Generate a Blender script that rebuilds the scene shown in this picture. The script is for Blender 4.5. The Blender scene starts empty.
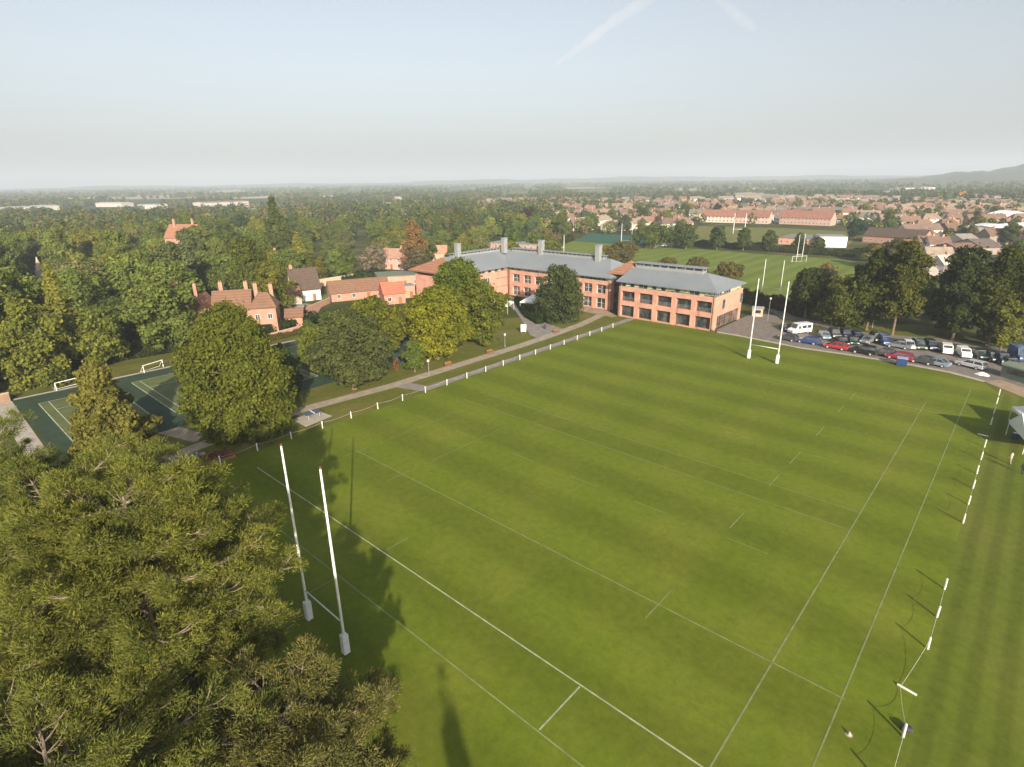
import bpy, math, random
import numpy as np
from mathutils import Vector, Matrix
rng = np.random.default_rng(7); random.seed(7)
C = bpy.context.scene.collection
R = math.radians
# ------------------------------------------------------------------ camera (solved from the pitch markings, metres)
W, H = 1024, 767
CX, CY, CH = 39.32, -17.13, 34.964
FPX, PIT, ROL, TH = 570.7055, 0.341869, -0.0138333, R(-42.3415)
cT, sT = math.cos(TH), math.sin(TH)
def ray(px, py):
    x = (px - W/2)/FPX; y = -(py - H/2)/FPX
    c, s = math.cos(ROL), math.sin(ROL); x, y = c*x - s*y, s*x + c*y
    cp, sp = math.cos(PIT), math.sin(PIT)
    d = (x, cp + y*sp, -sp + y*cp)
    return (cT*d[0] + sT*d[1], -sT*d[0] + cT*d[1], d[2])
def at(px, py, z=0.0):
    """place on the ground (or at height z) that was surveyed from the photograph"""
    d = ray(px, py); t = (z - CH)/d[2]
    return Vector((CX + d[0]*t, CY + d[1]*t, z))
def dist(x, y): return math.hypot(x - CX, y - CY)
def depth(x, y, z=0):
    return ((x-CX)*sT + (y-CY)*cT)*math.cos(PIT) + (CH-z)*math.sin(PIT)
def height_of(bx, by, ty):
    """height of something standing at pixel base (bx,by) whose top is at row ty"""
    b = at(bx, by); d = ray(bx, ty)
    g = Vector((b.x-CX, b.y-CY)); dd = Vector((d[0], d[1]))
    return CH + d[2]*dd.dot(g)/dd.dot(dd)
sc = bpy.context.scene
cd = bpy.data.cameras.new('camera'); cam = bpy.data.objects.new('camera', cd); C.objects.link(cam)
fwd = Vector(ray(W/2, H/2)).normalized()
rt = (Vector(ray(W/2+100, H/2)) - Vector(ray(W/2, H/2))).normalized()
up = rt.cross(fwd)
M = Matrix((rt, up, -fwd)).transposed().to_4x4(); M.translation = (CX, CY, CH)
cam.matrix_world = M
cd.sensor_fit = 'HORIZONTAL'; cd.sensor_width = 36; cd.lens = FPX/W*36; cd.clip_start = .5; cd.clip_end = 60000
sc.camera = cam
# ------------------------------------------------------------------ object helpers
def link(name, data, parent=None):
    o = bpy.data.objects.new(name, data); C.objects.link(o)
    if parent: o.parent = parent
    return o
def tag(o, label=None, cat=None, group=None, kind=None):
    if label: o['label'] = label
    if cat: o['category'] = cat
    if group: o['group'] = group
    if kind: o['kind'] = kind
    return o
def thing(name, label, cat, loc=(0, 0, 0), rz=0, group=None):
    o = bpy.data.objects.new(name, None); C.objects.link(o)
    o.empty_display_size = .2
    o.location = loc; o.rotation_euler = (0, 0, rz)
    return tag(o, label, cat, group)
def np_mesh(name, V, F, mats, mi=None, col=None, smooth=False):
    """V (n,3), F (m,k) with constant k"""
    me = bpy.data.meshes.new(name); V = np.asarray(V, np.float32); F = np.asarray(F, np.int32)
    n, k = F.shape
    me.vertices.add(len(V)); me.vertices.foreach_set('co', V.ravel())
    me.loops.add(n*k); me.loops.foreach_set('vertex_index', F.ravel())
    me.polygons.add(n); me.polygons.foreach_set('loop_start', np.arange(n, dtype=np.int32)*k)
    me.polygons.foreach_set('loop_total', np.full(n, k, np.int32))
    if mi is not None: me.polygons.foreach_set('material_index', np.asarray(mi, np.int32))
    if smooth: me.polygons.foreach_set('use_smooth', np.ones(n, bool))
    for m in (mats if isinstance(mats, (list, tuple)) else [mats]): me.materials.append(m)
    me.update(calc_edges=True)
    if col is not None:
        a = me.color_attributes.new('tint', 'FLOAT_COLOR', 'POINT')
        c4 = np.ones((len(V), 4), np.float32); c4[:, :3] = col; a.data.foreach_set('color', c4.ravel())
    return me
class MB:
    def __init__(s): s.v = []; s.f = []; s.m = []; s.cur = 0
    def poly(s, pts):
        i = len(s.v); s.v += [tuple(p) for p in pts]; s.f.append(tuple(range(i, i+len(pts)))); s.m.append(s.cur); return s
    def box(s, x0, x1, y0, y1, z0, z1, T=None):
        p = [(x0,y0,z0),(x1,y0,z0),(x1,y1,z0),(x0,y1,z0),(x0,y0,z1),(x1,y0,z1),(x1,y1,z1),(x0,y1,z1)]
        if T: p = [T(*q) for q in p]
        i = len(s.v); s.v += [tuple(q) for q in p]
        for f in ((0,3,2,1),(4,5,6,7),(0,1,5,4),(1,2,6,5),(2,3,7,6),(3,0,4,7)):
            s.f.append(tuple(i+a for a in f)); s.m.append(s.cur)
        return s
    def tube(s, pts, rad, n=8, cap=True):
        pts = [Vector(p) for p in pts]; rings = []
        if not isinstance(rad, (list, tuple)): rad = [rad]*len(pts)
        for k, p in enumerate(pts):
            d = (pts[min(k+1, len(pts)-1)] - pts[max(k-1, 0)]).normalized()
            a = d.orthogonal().normalized() if k == 0 else (pa - d*pa.dot(d)).normalized()
            pa = a; b = d.cross(a); i = len(s.v)
            for j in range(n):
                t = 2*math.pi*j/n; s.v.append(tuple(p + (a*math.cos(t) + b*math.sin(t))*rad[k]))
            rings.append(i)
        for k in range(len(rings)-1):
            for j in range(n):
                s.f.append((rings[k]+j, rings[k]+(j+1) % n, rings[k+1]+(j+1) % n, rings[k+1]+j)); s.m.append(s.cur)
        if cap:
            s.f.append(tuple(rings[0]+j for j in reversed(range(n)))); s.m.append(s.cur)
            s.f.append(tuple(rings[-1]+j for j in range(n))); s.m.append(s.cur)
        return s
    def prism(s, prof, y0, y1, T=None):
        """closed profile in (x,z) extruded along y"""
        n = len(prof); i = len(s.v)
        for y in (y0, y1):
            for x, z in prof: s.v.append(tuple(T(x, y, z)) if T else (x, y, z))
        for j in range(n):
            s.f.append((i+j, i+(j+1) % n, i+n+(j+1) % n, i+n+j)); s.m.append(s.cur)
        s.f.append(tuple(i+j for j in reversed(range(n)))); s.m.append(s.cur)
        s.f.append(tuple(i+n+j for j in range(n))); s.m.append(s.cur)
        return s
    def mesh(s, name, mats):
        me = bpy.data.meshes.new(name); me.from_pydata(s.v, [], s.f)
        for m in (mats if isinstance(mats, (list, tuple)) else [mats]): me.materials.append(m)
        if any(s.m): me.polygons.foreach_set('material_index', s.m)
        me.update(); return me
    def build(s, name, mats, parent=None, bevel=0, smooth=False):
        me = s.mesh(name, mats); o = link(name, me, parent)
        import bmesh
        bm = bmesh.new(); bm.from_mesh(me); bmesh.ops.recalc_face_normals(bm, faces=bm.faces)
        if bevel: bmesh.ops.bevel(bm, geom=bm.edges[:], offset=bevel, segments=2, affect='EDGES', profile=.5)
        bm.to_mesh(me); bm.free()
        if smooth: me.polygons.foreach_set('use_smooth', [True]*len(me.polygons))
        return o
def copy_tree(o, parent=None):
    c = o.copy(); C.objects.link(c)
    if parent is not None:
        c.parent = parent
    for ch in list(o.children): copy_tree(ch, c)
    return c
# ------------------------------------------------------------------ materials
def new_mat(name):
    m = bpy.data.materials.new(name); m.use_nodes = True
    nt = m.node_tree; b = nt.nodes['Principled BSDF']; b.inputs['Specular IOR Level'].default_value = .25
    return m, nt, b
def N(nt, typ, **kw):
    n = nt.nodes.new(typ)
    for k, v in kw.items():
        if k in n.inputs: n.inputs[k].default_value = v
        else: setattr(n, k, v)
    return n
def ramp(nt, stops):
    r = nt.nodes.new('ShaderNodeValToRGB'); e = r.color_ramp.elements
    while len(e) < len(stops): e.new(.5)
    for el, (p, c) in zip(e, stops): el.position = p; el.color = (*c, 1)
    return r
def mixc(nt, a, b, fac, mode='MIX'):
    n = nt.nodes.new('ShaderNodeMix'); n.data_type = 'RGBA'; n.blend_type = mode
    for s, v in ((n.inputs['Factor'], fac), (n.inputs['A'], a), (n.inputs['B'], b)):
        if hasattr(v, 'is_output'): nt.links.new(v, s)
        elif isinstance(v, (int, float)): s.default_value = v
        else: s.default_value = (*v, 1)
    return n.outputs['Result']
def pos(nt, scale=(1, 1, 1), obj=False):
    m = nt.nodes.new('ShaderNodeMapping'); m.inputs['Scale'].default_value = scale
    if obj: nt.links.new(nt.nodes.new('ShaderNodeTexCoord').outputs['Object'], m.inputs['Vector'])
    else: nt.links.new(nt.nodes.new('ShaderNodeNewGeometry').outputs['Position'], m.inputs['Vector'])
    return m.outputs['Vector']
def noise(nt, vec, scale, detail=4, rough=.6):
    n = N(nt, 'ShaderNodeTexNoise', Scale=scale, Detail=detail, Roughness=rough)
    nt.links.new(vec, n.inputs['Vector']); return n.outputs['Fac']
def plain(name, col, rough=.7, var=.18, scale=.8, spec=.25, metal=0):
    m, nt, b = new_mat(name)
    f = noise(nt, pos(nt), scale, 6, .65)
    r = ramp(nt, [(.3, [c*(1-var) for c in col]), (.7, [min(1, c*(1+var)) for c in col])])
    nt.links.new(f, r.inputs['Fac']); nt.links.new(r.outputs['Color'], b.inputs['Base Color'])
    b.inputs['Roughness'].default_value = rough; b.inputs['Specular IOR Level'].default_value = spec
    b.inputs['Metallic'].default_value = metal
    return m
def brick(name, c1, c2, mortar=(.42, .36, .3), scale=1.0):
    m, nt, b = new_mat(name)
    tc = nt.nodes.new('ShaderNodeNewGeometry')
    sep = nt.nodes.new('ShaderNodeSeparateXYZ'); nt.links.new(tc.outputs['Position'], sep.inputs[0])
    add = N(nt, 'ShaderNodeMath', operation='ADD'); nt.links.new(sep.outputs['X'], add.inputs[0]); nt.links.new(sep.outputs['Y'], add.inputs[1])
    cmb = nt.nodes.new('ShaderNodeCombineXYZ'); nt.links.new(add.outputs[0], cmb.inputs['X']); nt.links.new(sep.outputs['Z'], cmb.inputs['Y'])
    t = N(nt, 'ShaderNodeTexBrick', Scale=scale); nt.links.new(cmb.outputs[0], t.inputs['Vector'])
    t.inputs['Color1'].default_value = (*c1, 1); t.inputs['Color2'].default_value = (*c2, 1); t.inputs['Mortar'].default_value = (*mortar, 1)
    t.inputs['Brick Width'].default_value = .23; t.inputs['Row Height'].default_value = .078; t.inputs['Mortar Size'].default_value = .008
    f = noise(nt, pos(nt), .5, 6)
    r = ramp(nt, [(.3, (.8, .78, .76)), (.7, (1.1, 1.1, 1.08))]); nt.links.new(f, r.inputs['Fac'])
    nt.links.new(mixc(nt, t.outputs['Color'], r.outputs['Color'], 1.0, 'MULTIPLY'), b.inputs['Base Color'])
    b.inputs['Roughness'].default_value = .85
    return m
def tiles(name, c1, c2, row=.3):
    m, nt, b = new_mat(name)
    w = N(nt, 'ShaderNodeTexWave', Scale=1/row*.16, Distortion=.4, Detail=2.0, bands_direction='Z'); nt.links.new(pos(nt), w.inputs['Vector'])
    f = noise(nt, pos(nt), .9, 8, .7)
    r = ramp(nt, [(.3, c1), (.7, c2)]); nt.links.new(f, r.inputs['Fac'])
    r2 = ramp(nt, [(0, (.82, .82, .82)), (1, (1.08, 1.08, 1.08))]); nt.links.new(w.outputs['Fac'], r2.inputs['Fac'])
    nt.links.new(mixc(nt, r.outputs['Color'], r2.outputs['Color'], 1.0, 'MULTIPLY'), b.inputs['Base Color'])
    b.inputs['Roughness'].default_value = .85; return m
def objcol(name, rough=.4, spec=.5, var=.1, scale=.6, coat=0):
    """paint / render / tile coloured by the object's own colour"""
    m, nt, b = new_mat(name)
    oi = nt.nodes.new('ShaderNodeObjectInfo')
    f = noise(nt, pos(nt), scale, 6, .65)
    r = ramp(nt, [(.3, (1-var,)*3), (.7, (1+var,)*3)]); nt.links.new(f, r.inputs['Fac'])
    nt.links.new(mixc(nt, oi.outputs['Color'], r.outputs['Color'], 1.0, 'MULTIPLY'), b.inputs['Base Color'])
    b.inputs['Roughness'].default_value = rough; b.inputs['Specular IOR Level'].default_value = spec
    b.inputs['Coat Weight'].default_value = coat
    return m
def foliage(name, source, var=.32, trans=.38, wide=.12):
    m, nt, b = new_mat(name)
    nt.nodes.remove(b); out = nt.nodes['Material Output']
    if source == 'object': c = nt.nodes.new('ShaderNodeObjectInfo').outputs['Color']
    else:
        a = nt.nodes.new('ShaderNodeVertexColor'); a.layer_name = 'tint'; c = a.outputs['Color']
    g = nt.nodes.new('ShaderNodeNewGeometry')
    r = ramp(nt, [(0, (1-var, 1-var*.9, 1-var*.7)), (.6, (1, 1, 1)), (1, (1+var*1.1, 1+var*.85, 1+var*.3))])
    nt.links.new(g.outputs['Random Per Island'], r.inputs['Fac'])
    f = noise(nt, pos(nt), wide, 4, .65)
    r2 = ramp(nt, [(.32, (.74, .8, .8)), (.68, (1.24, 1.16, .95))]); nt.links.new(f, r2.inputs['Fac'])
    cc = mixc(nt, mixc(nt, c, r.outputs['Color'], 1.0, 'MULTIPLY'), r2.outputs['Color'], 1.0, 'MULTIPLY')
    d = nt.nodes.new('ShaderNodeBsdfDiffuse'); t = nt.nodes.new('ShaderNodeBsdfTranslucent'); mx = N(nt, 'ShaderNodeMixShader'); mx.inputs[0].default_value = trans
    nt.links.new(cc, d.inputs['Color']); nt.links.new(cc, t.inputs['Color'])
    nt.links.new(d.outputs[0], mx.inputs[1]); nt.links.new(t.outputs[0], mx.inputs[2]); nt.links.new(mx.outputs[0], out.inputs['Surface'])
    return m
def grass(name, dark, light, dry, stripe=None, patch=.05):
    m, nt, b = new_mat(name)
    p = pos(nt)
    r = ramp(nt, [(.3, dark), (.7, light)])
    nt.links.new(noise(nt, p, patch, 6, .7), r.inputs['Fac'])
    r2 = ramp(nt, [(.45, (0, 0, 0)), (.75, (1, 1, 1))]); nt.links.new(noise(nt, pos(nt, (1, .45, 1)), patch*2.3, 5, .6), r2.inputs['Fac'])
    c = mixc(nt, r.outputs['Color'], dry, r2.outputs['Color'])
    r3 = ramp(nt, [(.25, (.68, .7, .7)), (.75, (1.3, 1.27, 1.25))]); nt.links.new(noise(nt, p, 1.1, 10, .82), r3.inputs['Fac'])
    c = mixc(nt, c, r3.outputs['Color'], 1.0, 'MULTIPLY')
    if stripe:
        w = N(nt, 'ShaderNodeTexWave', Scale=stripe[0], Distortion=stripe[2], Detail=2.0, bands_direction=stripe[4] if len(stripe) > 4 else 'X'); w.inputs['Detail Scale'].default_value = .3
        nt.links.new(pos(nt, stripe[3] if len(stripe) > 3 else (1, .03, 1)), w.inputs['Vector'])
        a = stripe[1]; r4 = ramp(nt, [(.2, (1-a,)*3), (.8, (1+a,)*3)]); nt.links.new(w.outputs['Fac'], r4.inputs['Fac'])
        c = mixc(nt, c, r4.outputs['Color'], 1.0, 'MULTIPLY')
    nt.links.new(c, b.inputs['Base Color']); b.inputs['Roughness'].default_value = .9; b.inputs['Specular IOR Level'].default_value = .1
    bp = N(nt, 'ShaderNodeBump', Strength=.35, Distance=.05); nt.links.new(noise(nt, p, 6, 6, .8), bp.inputs['Height']); nt.links.new(bp.outputs[0], b.inputs['Normal'])
    return m
MT = {}
MT['pitch'] = grass('pitch_grass', (.096, .131, .0098), (.119, .155, .0125), (.142, .160, .020), (.034, .095, .9, (.05, 1, 1), 'Y'))
MT['verge'] = grass('verge_grass', (.080, .098, .014), (.125, .130, .024), (.16, .135, .045), None, .12)
MT['outfield'] = grass('outfield_grass', (.080, .112, .011), (.108, .136, .015), (.125, .134, .026), (.17, .10, 2.0))
MT['field'] = grass('field_grass', (.105, .155, .022), (.140, .185, .030), (.16, .18, .045), (.05, .09, .5, (.8, .6, 1)))
MT['field2'] = grass('field_grass_dry', (.120, .135, .030), (.150, .155, .045), (.17, .155, .06), None)
MT['asphalt'] = plain('asphalt', (.175, .155, .135), .9, .25, .7)
MT['roadtan'] = plain('gravel_tan', (.30, .225, .155), .95, .28, .5)
MT['path'] = plain('path_gravel', (.30, .255, .200), .95, .22, .6)
MT['pathgrey'] = plain('path_tarmac', (.215, .20, .185), .95, .2, .6)
MT['concrete'] = plain('concrete', (.36, .325, .28), .9, .2, .6)
MT['court'] = plain('court_green', (.030, .052, .030), .85, .25, .35)
MT['court_in'] = plain('court_light_green', (.098, .118, .045), .85, .2, .35)
MT['line'] = plain('line_white', (.32, .35, .22), .9, .35, 1.4)
MT['linefaint'] = plain('line_worn', (.185, .215, .085), .9, .3, .9)
MT['courtline'] = plain('court_line', (.36, .39, .30), .9, .4, 1.0)
MT['white'] = plain('white_paint', (.74, .73, .70), .5, .08, 1.5, .4)
MT['canvas'] = plain('white_canvas', (.80, .79, .77), .8, .05, .8)
MT['fencewhite'] = plain('weathered_white', (.60, .60, .55), .7, .15, 2.5)
MT['rope'] = plain('rope', (.62, .6, .52), .9, .1, 2)
MT['pad'] = plain('post_pad', (.66, .66, .66), .6, .12, 2.5)
MT['rust'] = plain('red_cap', (.22, .07, .05), .7, .2, 3)
MT['pink'] = brick('salmon_brick', (.545, .275, .205), (.485, .235, .172), (.50, .32, .24))
MT['redbrick'] = brick('red_brick', (.42, .195, .13), (.36, .155, .105))
MT['brownbrick'] = brick('brown_brick', (.25, .135, .07), (.20, .10, .055))
MT['stone'] = plain('pale_stone', (.46, .36, .26), .9, .15, .8)
MT['render'] = plain('white_render', (.70, .66, .58), .85, .08, .7)
MT['terra'] = tiles('terracotta_tile', (.25, .12, .075), (.33, .165, .10))
MT['browntile'] = tiles('brown_tile', (.15, .085, .055), (.22, .125, .08))
MT['redtile'] = tiles('red_tile', (.38, .11, .07), (.46, .16, .10))
MT['darktile'] = tiles('dark_brown_tile', (.075, .052, .042), (.115, .08, .062))
MT['blind'] = plain('cream_blind', (.46, .43, .26), .8, .25, .6)
MT['slate'] = tiles('grey_slate', (.14, .14, .145), (.20, .195, .19))
MT['lead'] = plain('grey_cladding', (.24, .25, .25), .6, .12, .6)
MT['dark'] = plain('dark_frame', (.05, .05, .05), .6, .2, 2)
MT['fascia'] = plain('dark_fascia', (.10, .095, .09), .6, .2, 1)
MT['timber'] = plain('timber', (.27, .12, .055), .8, .3, 2)
MT['bark'] = plain('bark', (.16, .115, .075), .95, .35, 2.5)
MT['palebark'] = plain('pale_bark', (.25, .195, .145), .95, .3, 3)
MT['soil'] = plain('soil', (.13, .085, .055), .95, .35, 2)
MT['blue'] = plain('blue_panel', (.02, .045, .14), .5, .15, 2)
MT['tyre'] = plain('tyre', (.03, .03, .03), .9, .2, 3)
MT['rim'] = plain('rim', (.45, .45, .46), .4, .1, 3, .5)
MT['lampglass'] = plain('lamp_glass', (.7, .68, .62), .2, .05, 3, .5)
MT['green_roof'] = plain('green_felt', (.15, .185, .14), .9, .15, .5)
MT['net'] = plain('blue_screen', (.022, .045, .052), .8, .3, 1)
MT['greennet'] = plain('green_screen', (.022, .095, .062), .85, .2, .3)
MT['skin'] = plain('skin', (.48, .29, .2), .6, .05, 5)
MT['paint'] = objcol('car_paint', .3, .5, .04, .8, .6)
MT['house_wall'] = objcol('house_render', .85, .2, .1, .4)
MT['house_roof'] = objcol('house_tile', .9, .15, .22, .5)
MT['leaf'] = foliage('leaf', 'object'); MT['leafstuff'] = foliage('leaf_far', 'tint', .3, .25, .02)
MT['needle'] = foliage('needle', 'object', .4, .25, .35)
def glass_mat():
    m, nt, b = new_mat('window_glass')
    r = ramp(nt, [(.4, (.02, .025, .03)), (.62, (.10, .105, .10))]); nt.links.new(noise(nt, pos(nt), .45, 3), r.inputs['Fac'])
    nt.links.new(r.outputs['Color'], b.inputs['Base Color']); b.inputs['Roughness'].default_value = .08; b.inputs['Specular IOR Level'].default_value = .6
    return m
MT['glass'] = glass_mat()
def metal_roof():
    m, nt, b = new_mat('metal_roof')
    w = N(nt, 'ShaderNodeTexWave', Scale=.55, Distortion=0.0, bands_direction='X'); nt.links.new(pos(nt), w.inputs['Vector'])
    r2 = ramp(nt, [(0, (.86,)*3), (.12, (1, 1, 1)), (1, (1.02,)*3)]); nt.links.new(w.outputs['Fac'], r2.inputs['Fac'])
    r = ramp(nt, [(.3, (.20, .225, .245)), (.7, (.245, .27, .288))]); nt.links.new(noise(nt, pos(nt), .12, 6), r.inputs['Fac'])
    nt.links.new(mixc(nt, r.outputs['Color'], r2.outputs['Color'], 1.0, 'MULTIPLY'), b.inputs['Base Color'])
    b.inputs['Roughness'].default_value = .5; b.inputs['Specular IOR Level'].default_value = .4; b.inputs['Metallic'].default_value = .15
    return m
MT['metal'] = metal_roof()
# ------------------------------------------------------------------ light, sky, haze
SUN_EL, SUN_AZ = 21.5, -34.0           # azimuth measured from +X towards +Y
sd = Vector((math.cos(R(SUN_AZ))*math.cos(R(SUN_EL)), math.sin(R(SUN_AZ))*math.cos(R(SUN_EL)), math.sin(R(SUN_EL))))
sl = bpy.data.lights.new('sun', 'SUN'); sl.energy = 5.0; sl.angle = R(.5); sl.color = (1, .87, .70)
so = bpy.data.objects.new('sun', sl); C.objects.link(so); so.rotation_euler = sd.to_track_quat('Z', 'Y').to_euler(); so.location = (60, -60, 80)
wd = bpy.data.worlds.new('World'); sc.world = wd; wd.use_nodes = True
nt = wd.node_tree; bg = nt.nodes['Background']; sky = nt.nodes.new('ShaderNodeTexSky'); sky.sky_type = 'NISHITA'; sky.sun_disc = False
sky.sun_elevation = R(SUN_EL); sky.sun_rotation = R(90 - SUN_AZ); sky.altitude = 60; sky.air_density = 1.0; sky.dust_density = 3.0; sky.ozone_density = 1.2
hs = nt.nodes.new('ShaderNodeHueSaturation'); hs.inputs['Saturation'].default_value = .5; nt.links.new(sky.outputs[0], hs.inputs['Color']); nt.links.new(hs.outputs[0], bg.inputs['Color']); bg.inputs['Strength'].default_value = .085
sc.view_settings.view_transform = 'Standard'; sc.view_settings.look = 'None'; sc.view_settings.gamma = 1; sc.view_settings.exposure = .98
HAZE = .00026
def haze():
    b = MB().box(-17000, 15000, -15000, 17000, -1, 260)
    m = bpy.data.materials.new('haze_air'); m.use_nodes = True; nt = m.node_tree; nt.nodes.remove(nt.nodes['Principled BSDF'])
    v = nt.nodes.new('ShaderNodeVolumePrincipled'); v.inputs['Color'].default_value = (.64, .72, .83, 1); v.inputs['Density'].default_value = HAZE; v.inputs['Anisotropy'].default_value = .0
    nt.links.new(v.outputs[0], nt.nodes['Material Output'].inputs['Volume'])
    o = b.build('haze', m); tag(o, kind='stuff'); return o
haze()
sc.cycles.volume_bounces = 1; sc.cycles.max_bounces = 6; sc.cycles.diffuse_bounces = 3; sc.cycles.transparent_max_bounces = 8
sc.cycles.use_denoising = True
#@@PART2
# ------------------------------------------------------------------ vegetation
def unit(a): return a/np.maximum(np.linalg.norm(a, axis=1, keepdims=True), 1e-9)
def rdir(n): return unit(rng.normal(size=(n, 3)))
def cards(P, Nn, size, aspect=.75, jit=.55):
    """one bent leaf-clump face (a folded diamond of two triangles' worth, as a quad) per point"""
    n = len(P); Nn = unit(Nn + rdir(n)*jit); a = unit(np.cross(Nn, rdir(n))); b = np.cross(Nn, a)
    s = size*rng.uniform(.4, 1.6, (n, 1))
    V = np.empty((n, 4, 3), np.float32)
    V[:, 0] = P - a*s*.5; V[:, 1] = P - b*s*.5*aspect + Nn*s*.12; V[:, 2] = P + a*s*.5; V[:, 3] = P + b*s*.5*aspect - Nn*s*.10
    return V.reshape(-1, 3), np.arange(n*4).reshape(n, 4)
def scatter(lobes, n, drop=.55):
    """points and outward normals over a union of ellipsoids, inner ones dropped"""
    L = np.asarray(lobes, float); area = (L[:, 3]*L[:, 4]*L[:, 5])**(2/3); k = rng.choice(len(L), int(n*1.5), p=area/area.sum())
    d = rdir(len(k)); d[:, 2] += .15; d = unit(d); r = np.abs(rng.normal(.93, .20, (len(k), 1)))
    P = L[k, :3] + d*L[k, 3:]*r; Nn = unit(d/L[k, 3:])
    keep = np.ones(len(P), bool)
    for j in range(len(L)): keep &= (np.linalg.norm((P - L[j, :3])/L[j, 3:], axis=1) > drop)
    idx = np.where(keep)[0][:n]
    return P[idx], Nn[idx]
def profile_lobes(h, r, kind, nl):
    """major boughs set over the outline of a crown of height h and radius r, each broken into smaller sprays"""
    if kind == 'cone': f = lambda t: max(.10, (1-t)**.68); z0 = .06
    elif kind == 'egg': f = lambda t: math.sqrt(max(.02, 1-((t-.28)/(.74 if t > .28 else .5))**2)); z0 = .03
    elif kind == 'oval': f = lambda t: math.sqrt(max(.02, 1-(2*t-.85)**2/1.33)); z0 = .05
    elif kind == 'round': f = lambda t: math.sqrt(max(.03, 1-(2*t-.95)**2/1.12)); z0 = .16
    elif kind == 'loose': f = lambda t: math.sqrt(max(.03, 1-(2*t-.9)**2/1.2))*.92; z0 = .20
    elif kind == 'column': f = lambda t: math.sqrt(max(.03, 1-(2*t-.8)**2/1.5)); z0 = .08
    else: f = lambda t: math.sqrt(max(.03, 1-t*t)); z0 = .02
    ch = h*(1-z0); big = []; out = []; loose = kind == 'loose'; n1 = max(10, int(nl*.55))
    for i in range(n1):
        t = min(.98, max(.01, (i+.5)/n1 + rng.normal()*.03)); a = i*2.39996 + rng.normal()*.5
        rr = r*f(t)*rng.uniform(.70, 1.17); s = r*rng.uniform(.20, .42)*(1.1 if loose else 1)*(.7 if kind == 'cone' else 1)*(.5+.5*f(t))
        q = max(0, rr - s*.7); c = np.array([q*math.cos(a), q*math.sin(a), h*z0 + ch*t*.97 - s*.2]); e = np.array([s, s, s*rng.uniform(.6, .9)]); big.append((*c, *e))
        for j in range(7 if loose else 6):
            d = rng.normal(size=3); d /= np.linalg.norm(d); d = d + .5*np.array([math.cos(a), math.sin(a), .4]); d /= np.linalg.norm(d); g = s*rng.uniform(.26, .55)
            out.append((*(c + d*e*rng.uniform(.75, 1.05)), g, g, g*rng.uniform(.55, .85)))
    for t in np.linspace(.12, .86, 7):
        rr = r*f(t)*.64; big.append((0, 0, h*z0 + ch*t, rr, rr, ch*.13))
    return big, out
def core_mesh(lobes, k=.80):
    V = []; F = []; nu, nv = 8, 5
    for (x, y, z, a, b, c) in lobes:
        i = len(V)
        for v in range(nv+1):
            ph = math.pi*v/nv
            for u in range(nu):
                th = 2*math.pi*u/nu; j = k*rng.uniform(.86, 1.08)
                V.append((x+a*j*math.sin(ph)*math.cos(th), y+b*j*math.sin(ph)*math.sin(th), z+c*j*math.cos(ph)))
        for v in range(nv):
            for u in range(nu): F.append((i+v*nu+u, i+v*nu+(u+1) % nu, i+(v+1)*nu+(u+1) % nu, i+(v+1)*nu+u))
    return np.array(V, np.float32), np.array(F)
def crown_mesh(h, r, kind, nl, n, leaf, mat=None):
    big, small = profile_lobes(h, r, kind, nl); P1, N1 = scatter(small, int(n*.95)); P2, N2 = scatter(big, int(n*.6), .7)
    P = np.vstack([P1, P2]); Nn = np.vstack([N1, N2]); up = np.array([[0, 0, .35]]); V, F = cards(P, Nn+up, leaf, .7, .75)
    cv, cf = core_mesh(big, .56); F2 = cf + len(V)
    A = np.vstack([V, cv]); A[:, 2] *= h/np.percentile(V[:, 2], 99.7); A[:, :2] *= r/np.percentile(np.linalg.norm(V[:, :2], axis=1), 97)
    return np_mesh('crown', A, np.vstack([F, F2]), mat or MT['leaf'])
def trunk_mesh(h, r, kind):
    m = MB(); tr = max(.16, r*.055)
    top = h*(.9 if kind in ('cone', 'oval', 'column') else .6)
    m.tube([(0, 0, -.3), (0, 0, .6), (rng.normal()*.15, rng.normal()*.15, top*.5), (rng.normal()*.3, rng.normal()*.3, top)], [tr*1.5, tr, tr*.75, tr*.3], 8)
    for i in range(6):
        a = i*2.4; z = h*(.25+.06*i); q = r*.62
        m.tube([(0, 0, z), (q*.5*math.cos(a), q*.5*math.sin(a), z+h*.09), (q*math.cos(a), q*math.sin(a), z+h*.14)], [tr*.45, tr*.3, tr*.1], 5)
    return m.mesh('trunk', MT['bark'])
def tree(name, label, cat, loc, h, r, kind, col, n=4000, leaf=.55, nl=46, group=None):
    t = thing(name, label, cat, loc, rng.uniform(0, 6.28), group)
    c = link('crown', crown_mesh(h, r, kind, nl, n, leaf), t); c.color = (col[0]*1.5, col[1]*1.5, col[2]*1.6, 1)
    link('trunk', trunk_mesh(h, r, kind), t)
    return t
def near_tree(px, py, ty, wpx, label, kind='oval', col=(.06, .085, .015), name='broadleaf_tree', cat='tree', n=9000, leaf=.5, nl=70, extra=0, hscale=1, group=None):
    p = at(px, py); h = height_of(px, py, ty)*hscale; r = wpx*.5*depth(p.x, p.y, h*.5)/FPX
    off = Vector((sT, cT, 0))*extra
    return tree(name, label, cat, p+off, h, r, kind, col, n, leaf, nl, group)
G_DARK = (.050, .068, .018); G_MID = (.070, .092, .020); G_OLIVE = (.090, .100, .018); G_YEL = (.125, .135, .018); G_GREY = (.075, .085, .030)
G_BROWN = (.090, .080, .034); G_BLUE = (.042, .064, .026); G_PURP = (.060, .050, .030); G_GOLD = (.22, .15, .02)
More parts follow.
